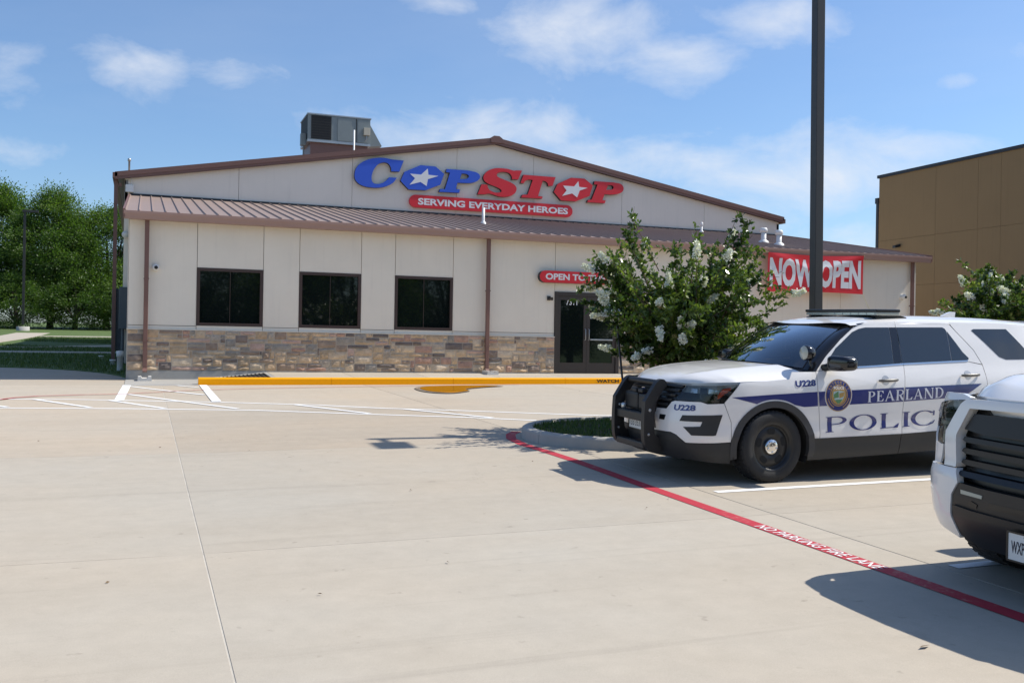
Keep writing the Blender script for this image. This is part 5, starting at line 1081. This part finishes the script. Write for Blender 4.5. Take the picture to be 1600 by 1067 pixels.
# light bar
lb_ = empty('light_bar', (1.72, 0, 1.70), pc)
MB().box(-.16, .16, -.64, .64, .035, .068, .012).build('bar_tray', MATS['car_black'], lb_)
MB().box(-.15, .15, -.635, .635, .002, .034, .008).build('bar_lens', MATS['light_lens'], lb_)
for k in range(9): MB().box(-.153, -.1505, -.60 + k * .137, -.48 + k * .137, .006, .030).build('lamp_module', MATS['reflector'], lb_)
for k in (-1, 1):
    MB().prism([(-.05, -.075), (.20, -.075), (.26, -.02), (.18, .0), (-.1, .0), (-.16, -.02)], 'y', k * .56 - .06, k * .56 + .06).build('bar_foot', MATS['car_black'], lb_)
# handles, mirrors, spotlight, belt details
for door, t0, z0 in ((fd, 2.965, 1.018), (rd, 4.055, 1.063)):
    for d_ in door:
        s = 1 if d_.data.vertices[0].co.y < 0 else -1
        P = [PC.p(s * (t0 + .245 * k / 8), z0 + .007 * k / 8, .012 + .035 * math.sin(math.pi * k / 8)**.5) for k in range(9)]
        MB().tube(P, [.010] + [.0155] * 7 + [.012], 8).build('door_handle', MATS['handle_grey'], d_)
        panel(PC, arc(t0 + .10, z0 + .004, .048, 0, 360, 20)[:-1], 'handle_cup', mat('cup_shade', (.45, .47, .50), .3, coat=.7) if 'cup_shade' not in MATS else MATS['cup_shade'], d_, off=.0015, th=.001, sides=(s,))  # flat grey disc on white paint: the hollow's shade is put into its colour
for s in (-1, 1):
    mr = empty('mirror', (.70, s * .96, 1.16), pc)
    bm = bmesh.new(); bmesh.ops.create_cube(bm, size=1.0); bmesh.ops.bevel(bm, geom=bm.edges[:], offset=.28, segments=5, affect='EDGES', profile=.5)
    for v in bm.verts: k = 1 - .25 * (v.co.x + .5) * 0; v.co = Vector((v.co.x * .17 + .07 + .06 * v.co.y * s, v.co.y * .27 + s * .155, v.co.z * .155 * (1 - .18 * v.co.y * s) + .045))
    MB().bm(bm, True).build('mirror_housing', MATS['gloss_black'], mr)
    MB().tube([(-.02, -.06 * s, -.01), (.03, .06 * s, .01)], [.035, .045], 10).build('mirror_arm', MATS['car_black'], mr)
    MB().add([(.158, s * .05, -.01), (.175, s * .26, .0), (.175, s * .26, .10), (.158, s * .05, .11)], [(0, 1, 2, 3)]).build('mirror_glass', MATS['chrome'], mr)
sp = empty('spotlight', (.53, -.87, 1.305), pc)
MB().lathe([(0, .075), (.045, .07), (.07, .045), (.078, .0), (.078, -.035), (.07, -.045)], axis='x', n=24).build('spotlight_shell', MATS['gloss_black'], sp)
MB().lathe([(.072, -.046), (.06, -.056), (0, -.062)], axis='x', n=24).build('spotlight_lens', MATS['light_lens'], sp)
MB().tube([(.03, .0, -.07), (.05, .02, -.11), (.10, .06, -.15)], [.02, .018, .022], 10).build('spotlight_arm', MATS['chrome'], sp)
# stripe, seal, lettering on both flanks
def both(fn): fn(1); fn(-1)
for s in (1, -1):
    st = panel(PC, [(1.232,.868),(1.71,.892),(2.213,.913),(2.226,.766),(2.06,.760)] + [p for p in arcF(ARO + .02, 62, 114)] , 'navy_stripe', NV, pc, off=.002, th=.001, sides=(s,))
    panel(PC, [(2.228,.913),(3.286,.944),(3.278,.795),(2.243,.765)], 'navy_stripe', NV, pc, off=.002, th=.001, sides=(s,))
    panel(PC, [(3.304,.945),(4.324,.973),(4.072,.832),(3.291,.796)], 'navy_stripe', NV, pc, off=.002, th=.001, sides=(s,))
decal_text(PC, 'U228', NV, 'unit_number', pc, 1.958, 2.200, .962, 1.028, .003, slope=.010)
roman_word(PC, 'PEARLAND', [.62, .62, .78, .70, .62, .78, .82, .76], .12, MATS['decal_grey'], 'lettering', pc, 2.825, 3.80, .796, .908, .034, .004, .16, .06)
roman_word(PC, 'POLICE', [1.0, 1.28, .95, .32, 1.20, .95], .13, NV, 'lettering', pc, 2.315, 3.99, .494, .650, .058, .003, .2, .05)
roman_word(PC, 'PEARLAND', [.62, .62, .78, .70, .62, .78, .82, .76], .12, MATS['decal_grey'], 'lettering', pc, -3.80, -2.825, .83, .942, -.034, .004, .16, .06)
roman_word(PC, 'POLICE', [1.0, 1.28, .95, .32, 1.20, .95], .13, NV, 'lettering', pc, -3.99, -2.315, .552, .708, -.058, .003, .2, .05)
for s in (1, -1):
    sc, sz, rx, ry = 2.467, .873, .158, .165; ell = lambda kx, ky=None: [(sc + rx * kx * math.cos(2*math.pi*k/36), sz + ry * (ky or kx) * math.sin(2*math.pi*k/36)) for k in range(36)]
    seal = panel(PC, ell(1.04), 'seal', MATS['decal_grey'], pc, off=.0035, th=.0015, sides=(s,))[0]
    for kk, mm, of in ((1.0, 'gold', .0045), (.95, 'navy', .0055), (.68, 'gold', .0065), (.62, 'navy', .0072), (.58, 'gold', .0078)): panel(PC, ell(kk), 'seal_ring', MATS[mm], seal, off=of, th=.0008, sides=(s,))
    sh = lambda k: [(sc + rx * k * a, sz + ry * (k * b - .02)) for a, b in ((-.8, .5), (0, .62), (.8, .5), (.82, .0), (.55, -.55), (0, -.98), (-.55, -.55), (-.82, .0))]
    panel(PC, sh(.52), 'seal_shield', MATS['seal_sky'], seal, off=.0085, th=.0006, sides=(s,)); panel(PC, [(sc - rx*.40, sz + .01), (sc - rx*.05, sz + .045), (sc + rx*.0, sz - .02), (sc - rx*.36, sz - .03)], 'seal_field', MATS['seal_green'], seal, off=.0092, th=.0006, sides=(s,))
    panel(PC, [(sc - rx*.30, sz - .045), (sc + rx*.30, sz - .04), (sc + rx*.05, sz - .085), (sc - rx*.1, sz - .08)], 'seal_field', MATS['seal_green'], seal, off=.0092, th=.0006, sides=(s,)); panel(PC, [(sc + rx*.02, sz + .02), (sc + rx*.4, sz + .035), (sc + rx*.38, sz - .01), (sc + rx*.05, sz - .03)], 'seal_field', MATS['gold'], seal, off=.0092, th=.0006, sides=(s,))
    if s == 1:
        decal_text(PC, 'POLICE', MATS['decal_white'], 'seal_lettering', seal, sc - .062, sc + .062, sz + .062, sz + .092, .010, .02)
        for i, ch in enumerate('INTEGRITY'):
            a = R(150 - 120 * i / 8); bm = text_bm(ch, .01); w_ = .008 if ch == 'I' else .02
            for v in bm.verts:
                u, q = (v.co.x - .5) * w_, (v.co.y - .5) * .028; rr = .81
                v.co = Vector((sc + rx * rr * math.cos(a) + u * math.sin(a) + q * math.cos(a), sz + ry * rr * math.sin(a) - u * math.cos(a) + q * math.sin(a), 0))
            decal_bm(PC, bm, MATS['gold'], 'seal_lettering', seal, .0068)
        for i in range(7):
            for sg in (-1, 1):
                a = R(270 + sg * (28 + 46 * i / 6)); panel(PC, [(sc + rx * .81 * math.cos(a) + .008 * math.cos(a + b), sz + ry * .81 * math.sin(a) + .010 * math.sin(a + b)) for b in (0, 1.6, 3.1, 4.7)], 'seal_mark', MATS['gold'], seal, off=.0068, th=.0005, sides=(1,))
# cabin, seen through the windscreen
MB().prism([(.40, 1.10), (.95, 1.09), (1.02, 1.02), (1.0, .6), (.4, .6)], 'y', -.80, .80).build('dashboard', MATS['interior'], pc)
for s in (-.40, .40):
    st = MB().box(1.35, 1.55, s - .25, s + .25, .6, 1.28, .06).build('front_seat', MATS['seat'], pc); MB().box(1.44, 1.55, s - .13, s + .13, 1.30, 1.50, .04).build('headrest', MATS['seat'], st)
MB().box(1.70, 1.73, -.68, .68, .6, 1.24).build('partition', MATS['interior'], pc); MB().box(1.70, 1.73, -.68, .68, 1.56, 1.60).box(1.70, 1.73, -.03, .03, 1.24, 1.56).build('partition_frame', MATS['interior'], pc)
MB().box(.92, .96, -.12, .12, 1.44, 1.51, .015).build('rear_view_mirror', MATS['car_black'], pc); MB().box(1.06, 1.10, .16, .30, 1.28, 1.42, .02).build('camera_unit', MATS['car_black'], pc)
mb = MB(); rt = [(.165 * math.cos(2*math.pi*k/24), .165 * math.sin(2*math.pi*k/24)) for k in range(25)]; mb.tube([(1.08 - .4 * b * .6, -.40 + a, 1.06 + b * .8) for a, b in rt], .014, 6, False); mb.build('steering_wheel', MATS['car_black'], pc)
MB().box(.6, 4.0, -.85, .85, .55, .62).build('cabin_floor', MATS['interior'], pc)
# push bumper with lights
BB = MATS['bar_black']; pb = empty('push_bumper', (-1.0, 0, .3), pc); PBI = Matrix.Translation((-1.0, 0, .3)).inverted()
def pbp(mb, n, m=None): o = mb.build(n, m or BB, pb); o.matrix_parent_inverse = PBI; return o
def upr(s):
    P = smooth_loop([(-.865,1.015),(-.93,1.0),(-.985,.93),('c',-1.075,.79),(-1.085,.6),(-1.08,.40),(-1.05,.31),(-.98,.275),('c',-.84,.27),('c',-.86,.40),(-.955,.45),(-.965,.6),(-.955,.76),(-.875,.90),(-.83,.96)])
    return MB().prism(P, 'y', s * .36 - .036, s * .36 + .036)
for s in (-1, 1):
    o = pbp(upr(s), 'upright')
    md = o.modifiers.new('bevel', 'BEVEL'); md.width = .012; md.segments = 2; md.limit_method = 'ANGLE'
    for (hx__, hz__, hr) in ((-1.02, .70, .016), (-1.03, .45, .014)):
        MB().lathe([(hr, -.0365), (hr * .9, -.038), (0, -.038)], (hx__, s * .36, hz__), 'y', 14).build('bolt', MATS['galvanised'], o)
pbp(MB().tube([(-.90, -.36, .975), (-.90, .36, .975)], .032, 12), 'top_tube'); pbp(MB().box(-1.045, -.93, -.33, .33, .635, .665, .01), 'shelf'); pbp(MB().box(-1.06, -1.03, -.33, .33, .575, .66, .008), 'cross_plate'); pbp(MB().box(-1.06, -.99, -.33, .33, .29, .36, .015), 'lower_bar')
pbp(MB().box(-.98, -.84, -.02, .30, .67, .86, .03), 'siren_speaker'); pbp(MB().box(-.985, -.85, -.30, -.04, .67, .85, .03), 'siren_speaker')
for y in (-.26, .27): pbp(MB().lathe([(.022, .0), (.03, .01), (.03, .05), (.02, .06), (0, .06)], (-1.0, y, .665), 'z', 14), 'warning_light', MATS['reflector'])
for y in (.05, -.1): pbp(MB().box(-.99, -.90, y - .05, y + .05, .862, .90, .01), 'light_module', MATS['car_plastic'])
MB().add([(-.90 , .085 * math.cos(2*math.pi*k/28), .875 + .036 * math.sin(2*math.pi*k/28)) for k in range(28)], [tuple(range(28))]).build('emblem_rim', MATS['chrome'], pc); MB().add([(-.904, .075 * math.cos(2*math.pi*k/28), .875 + .029 * math.sin(2*math.pi*k/28)) for k in range(28)], [tuple(range(28))]).build('emblem', MATS['emblem_blue'], pc)
def plate(parent, x, y0, z0, w, h, parts, inv=None):
    p_ = MB().box(x - .006, x, y0 - w/2, y0 + w/2, z0 - h/2, z0 + h/2).build('licence_plate', MATS['plate_white'], parent); fr = MB().box(x - .010, x - .001, y0 - w/2 - .008, y0 + w/2 + .008, z0 + h/2, z0 + h/2 + .010).box(x - .010, x - .001, y0 - w/2 - .008, y0 + w/2 + .008, z0 - h/2 - .010, z0 - h/2).box(x - .010, x - .001, y0 - w/2 - .012, y0 - w/2, z0 - h/2, z0 + h/2).box(x - .010, x - .001, y0 + w/2, y0 + w/2 + .012, z0 - h/2, z0 + h/2).build('plate_frame', MATS['car_black'], p_)
    for s, a, b, c0, c1, bold in parts:               # text runs towards -y (as seen from in front)
        flat_text('plate_lettering', s, MATS['plate_ink'], p_, a, b, c0, c1, lambda u, v: (x - .0075, y0 + w/2 - u * w, z0 - h/2 + v * h), bold)
plate(pc, -.955, 0.06, .545, .305, .152, [('TEXAS', .30, .62, .72, .90, 0), ('133', .06, .42, .18, .64, 0), ('3531', .50, .95, .18, .64, 0)])
# ------------------------------------------------------------------ the pickup truck (only its far front corner is inside the picture)
TK = Wrap([(0,0),(.015,.4),(.05,.72),(.12,.9),(.26,.985),(.5,1.01),(1.2,1.015),(4,1.015),(5.6,1.005),(5.86,.93),(5.92,.7),(5.93,0)],
          [(.3,.06),(.45,.02),(.6,0),(.9,0),(1.08,.015),(1.18,.05),(1.3,.09),(1.5,.16),(1.85,.30)], [(.24,.12),(.34,.06),(.42,.02),(.55,0),(.68,.0),(.75,.03),(.9,.035),(1.15,.07),(1.22,.10),(1.3,.2)], [(.4,.03),(.6,0),(1.2,.03)])
tk = tag(empty('pickup_truck'), 'white full-size pickup truck with black slatted grille at the right picture edge', 'truck'); tk.matrix_world = frame_on_ground((4.76, 4.25), 0)
TW = mat('truck_white', (.80, .785, .765), .3, coat=.9); TB = mat('truck_black', (.010, .010, .012), .4); TG = MATS['gloss_black']
panel(TK, [(0,1.177),(.60,1.163),(.645,1.13),(.765,.951),(.745,.735),(.622,.737),(.645,.936),(.556,1.108),(0,1.122)], 'grille_frame', TW, tk, off=.018, th=.07, sym=True)
panel(TK, [(0,1.124),(.558,1.11),(.648,.936),(.625,.66),(.4,.63),(0,.62)], 'grille_back', MATS['car_black'], tk, off=-.075, sym=True)
panel(TK, [(0,1.085),(.545,1.075),(.612,.975),(.45,.955),(0,.955)], 'grille_plate', TB, tk, off=-.012, th=.05, sym=True)
for zz_ in (.905, .835, .765, .695): panel(TK, [(0, zz_ - .016), (.58, zz_ - .010), (.615, zz_ + .004), (.60, zz_ + .024), (0, zz_ + .018)], 'grille_slat', TB, tk, off=-.010, th=.06, sym=True, step=.15)
hl = [(.665,1.150),(.84,1.135),(1.02,1.105),(1.22,1.07),(1.20,.985),(1.0,.965),(.872,.965),(.862,.870),(.806,.862),(.782,.95),(.757,1.0),(.70,1.085)]
for o in panel(TK, hl, 'headlight', MATS['reflector'], tk, off=-.04, th=.01):
    sd = 1 if o.data.vertices[0].co.y < 0 else -1
    panel(TK, [(.775,1.025),(.90,1.02),(.91,1.065),(.755,1.085)], 'projector', MATS['car_plastic'], o, off=-.026, sides=(sd,)); panel(TK, [(.80,.98),(1.1,.985),(1.1,1.005),(.79,1.005)], 'light_strip', MATS['light_lens'], o, off=-.018, sides=(sd,)); panel(TK, [(.818,.87),(.855,.875),(.855,.98),(.83,.98)], 'light_strip', MATS['light_lens'], o, off=-.016, sides=(sd,))
    panel(TK, [(.74,1.105),(.9,1.09),(1.0,1.08),(1.0,1.055),(.85,1.06),(.73,1.075)], 'projector', MATS['chrome'], o, off=-.024, sides=(sd,)); panel(TK, hl, 'lens', MATS['lamp_lens'], o, off=0, th=.03, sides=(sd,))
panel(TK, [(.58,1.168),(.66,1.154),(.84,1.139),(1.02,1.109),(1.24,1.074),(1.38,1.15),(1.0,1.185),(.70,1.19)], 'light_leak_filler', TW, tk, off=-.012, th=.03)  # filler strip above the headlight, added to stop sunlight leaking into the truck's shadow
panel(TK, [(.776,.95),(.800,.862),(.818,.74),(.752,.738),(.770,.94)], 'corner_gap', MATS['car_black'], tk, off=-.02)  # dark panel filling the gap between headlight and grille frame
panel(TK, [(.806,.856),(.92,.862),(.92,.735),(.824,.735)], 'corner_trim', TW, tk, off=.0)
panel(TK, [(.620,.730),(.745,.727),(1.05,.722),(1.16,.70),(1.16,.42),(.95,.335),(.675,.278),(.66,.30),(.664,.447),(.636,.567),(.582,.648)], 'bumper_corner', TW, tk, off=.012, th=.05)
panel(TK, [(0,.635),(.4,.638),(.577,.646),(.631,.565),(.658,.447),(.655,.30),(.5,.25),(0,.24)], 'bumper_centre', TB, tk, off=.004, th=.05, sym=True)
panel(TK, [(0,.485),(.46,.49),(.62,.50),(.63,.475),(.47,.46),(0,.455)], 'bumper_step', TB, tk, off=.020, th=.03, sym=True)
panel(TK, [(.378,.598),(.558,.606),(.555,.581),(.382,.577)], 'fog_lamp', MATS['light_lens'], tk, off=.008)
panel(TK, [(0,.565),(.32,.565),(.34,.53),(0,.525)], 'lower_intake', MATS['car_black'], tk, off=.006, sym=True)
for s in (1, -1): panel(TK, [(.42,.535),(.47,.55),(.50,.535),(.49,.51),(.43,.51)], 'tow_eye', MATS['car_black'], tk, off=.008, sides=(s,))
tf, trr, tz_ = TK.t_at(.86), TK.t_at(4.69), .42
AT = lambda c_, r, a0, a1: arc(c_, tz_, r, a0, a1)
panel(TK, [(.93,.74),(.93,.86),(1.0,.96),(1.22,.98),(1.24,1.07),(1.02,1.115),(1.35,1.165),(2.55,1.18),(2.55,.50),(tf + .5,.45)] + AT(tf, .50, 5, 145) + [(1.17,.72)], 'front_fender', TW, tk)
panel(TK, [(2.56,.50),(2.56,1.18),(3.55,1.20),(3.55,.50)], 'front_door', TW, tk); panel(TK, [(3.56,.50),(3.56,1.20),(4.45,1.21),(4.45,.50)], 'rear_door', TW, tk)
panel(TK, [(2.2,.49),(4.6,.49),(4.6,.38),(2.2,.38)], 'rocker', TB, tk)
panel(TK, [(4.46,.50),(4.46,1.30),(6.55,1.30),(6.75,.60),(trr + .55,.50)] + AT(trr, .50, 8, 172), 'bed_side', TW, tk); panel(TK, [(6.55,1.28),(7.55,1.28),(7.55,.60),(6.75,.60)], 'tailgate', TW, tk)
panel(TK, [(2.75,1.20),(3.40,1.72),(4.2,1.74),(4.42,1.30),(4.42,1.22)], 'side_glass', MATS['car_glass'], tk)
panel(TK, [(2.60,1.19),(2.74,1.195),(3.38,1.73),(4.23,1.75),(4.43,1.22),(4.46,1.22),(4.34,1.80),(3.25,1.80)], 'cab_frame', TW, tk, off=.004)
def thood(u, v):
    av = abs(v); xf = .075 + .20 * av**3; xb = 1.55 + .12 * av**2; x = xf + (xb - xf) * u; y = np.interp(u, [0, .12, .3, 1], [.70, .84, .93, .95]) * v
    zc = np.interp(u, [0, .03, .09, .2, .5, 1], [1.185, 1.215, 1.262, 1.295, 1.325, 1.345]); ze = np.interp(u, [0, .1, .3, 1], [1.172, 1.178, 1.19, 1.21]); dome = .028 * math.exp(-((av - .62) / .13)**2) * min(1, u * 5)
    return Vector((x, y, zc - (zc - ze) * (.15 * av**2 + .85 * av**7) + dome))
grid(thood, 0, 1, -1, 1, 36, 40, 'bonnet', TW, tk); grid(lambda u, v: thood(0, v) + Vector((.03 * u, 0, -.12 * u)), 0, 1, -1, 1, 2, 40, 'bonnet_lip', TW, tk)  # lip extended downwards to block a slit of sun below the bonnet edge
def tws(u, v): av = abs(v); b = Vector((1.60 + .2 * av**2, .84 * v, 1.30)); t = Vector((2.25 + .12 * av**2, .70 * v, 1.82)); return b.lerp(t, u)
grid(tws, 0, 1, -1, 1, 8, 16, 'windscreen', MATS['car_glass'], tk)
grid(lambda u, v: Vector((2.25 + .12 * v*v + (3.95 - 2.25 - .12 * v*v) * u, (.70 + .02 * math.sin(math.pi * u)) * v, 1.82 + .07 * math.sin(math.pi * min(1, u + .12)) - .04 * v**4)), 0, 1, -1, 1, 16, 16, 'roof', TW, tk)
grid(lambda u, v: Vector((3.95 + .12 * (1 - u), (.88 - .18 * u) * v, 1.22 + .60 * u)), 0, 1, -1, 1, 4, 10, 'rear_window', MATS['car_glass'], tk)
MB().box(.16, .60, -.60, .60, .62, 1.16).box(.27, .95, -.84, .84, .74, 1.150).build('radiator_support_and_light_block', MATS['under'], tk)  # the wider box is an added block against stray sun behind the headlights
MB().box(.35, 5.8, -.85, .85, .42, .62).box(1.3, 4.0, -.9, .9, .62, 1.16).box(.2, 1.4, -.78, .78, .62, 1.12).build('chassis', MATS['under'], tk); MB().box(4.0, 5.85, -.93, .93, .85, .9).build('bed_floor', TB, tk)
for cx in (.83, 4.69):
    for sd in (-1, 1):
        mb = MB(); n = 18; A = [R(-20 + 220 * k / n) for k in range(n + 1)]; mb.add([(cx + .49 * math.cos(a), sd * y, tz_ + .49 * math.sin(a)) for y in (.60, .97) for a in A], [(i, i+1, n+2+i, n+1+i) for i in range(n)], True); mb.build('wheel_housing', MATS['under'], tk)
        wheel(tk, cx, sd * .865, .42, .28, sd, .26, 'alloy')
for s in (-1, 1):
    mr = empty('mirror', (1.95, s * .98, 1.30), tk); MB().box(-.06, .10, s * .18 - .12, s * .18 + .12, -.05, .22, .05).build('mirror_housing', TB, mr); MB().tube([(.0, -.06 * s, 0), (.02, .1 * s, .02)], .035, 8).build('mirror_arm', TB, mr)
plate(tk, -.012, 0.0, .350, .308, .155, [('TEXAS', .34, .66, .78, .94, 0), ('WXP', .07, .37, .26, .72, .02)])
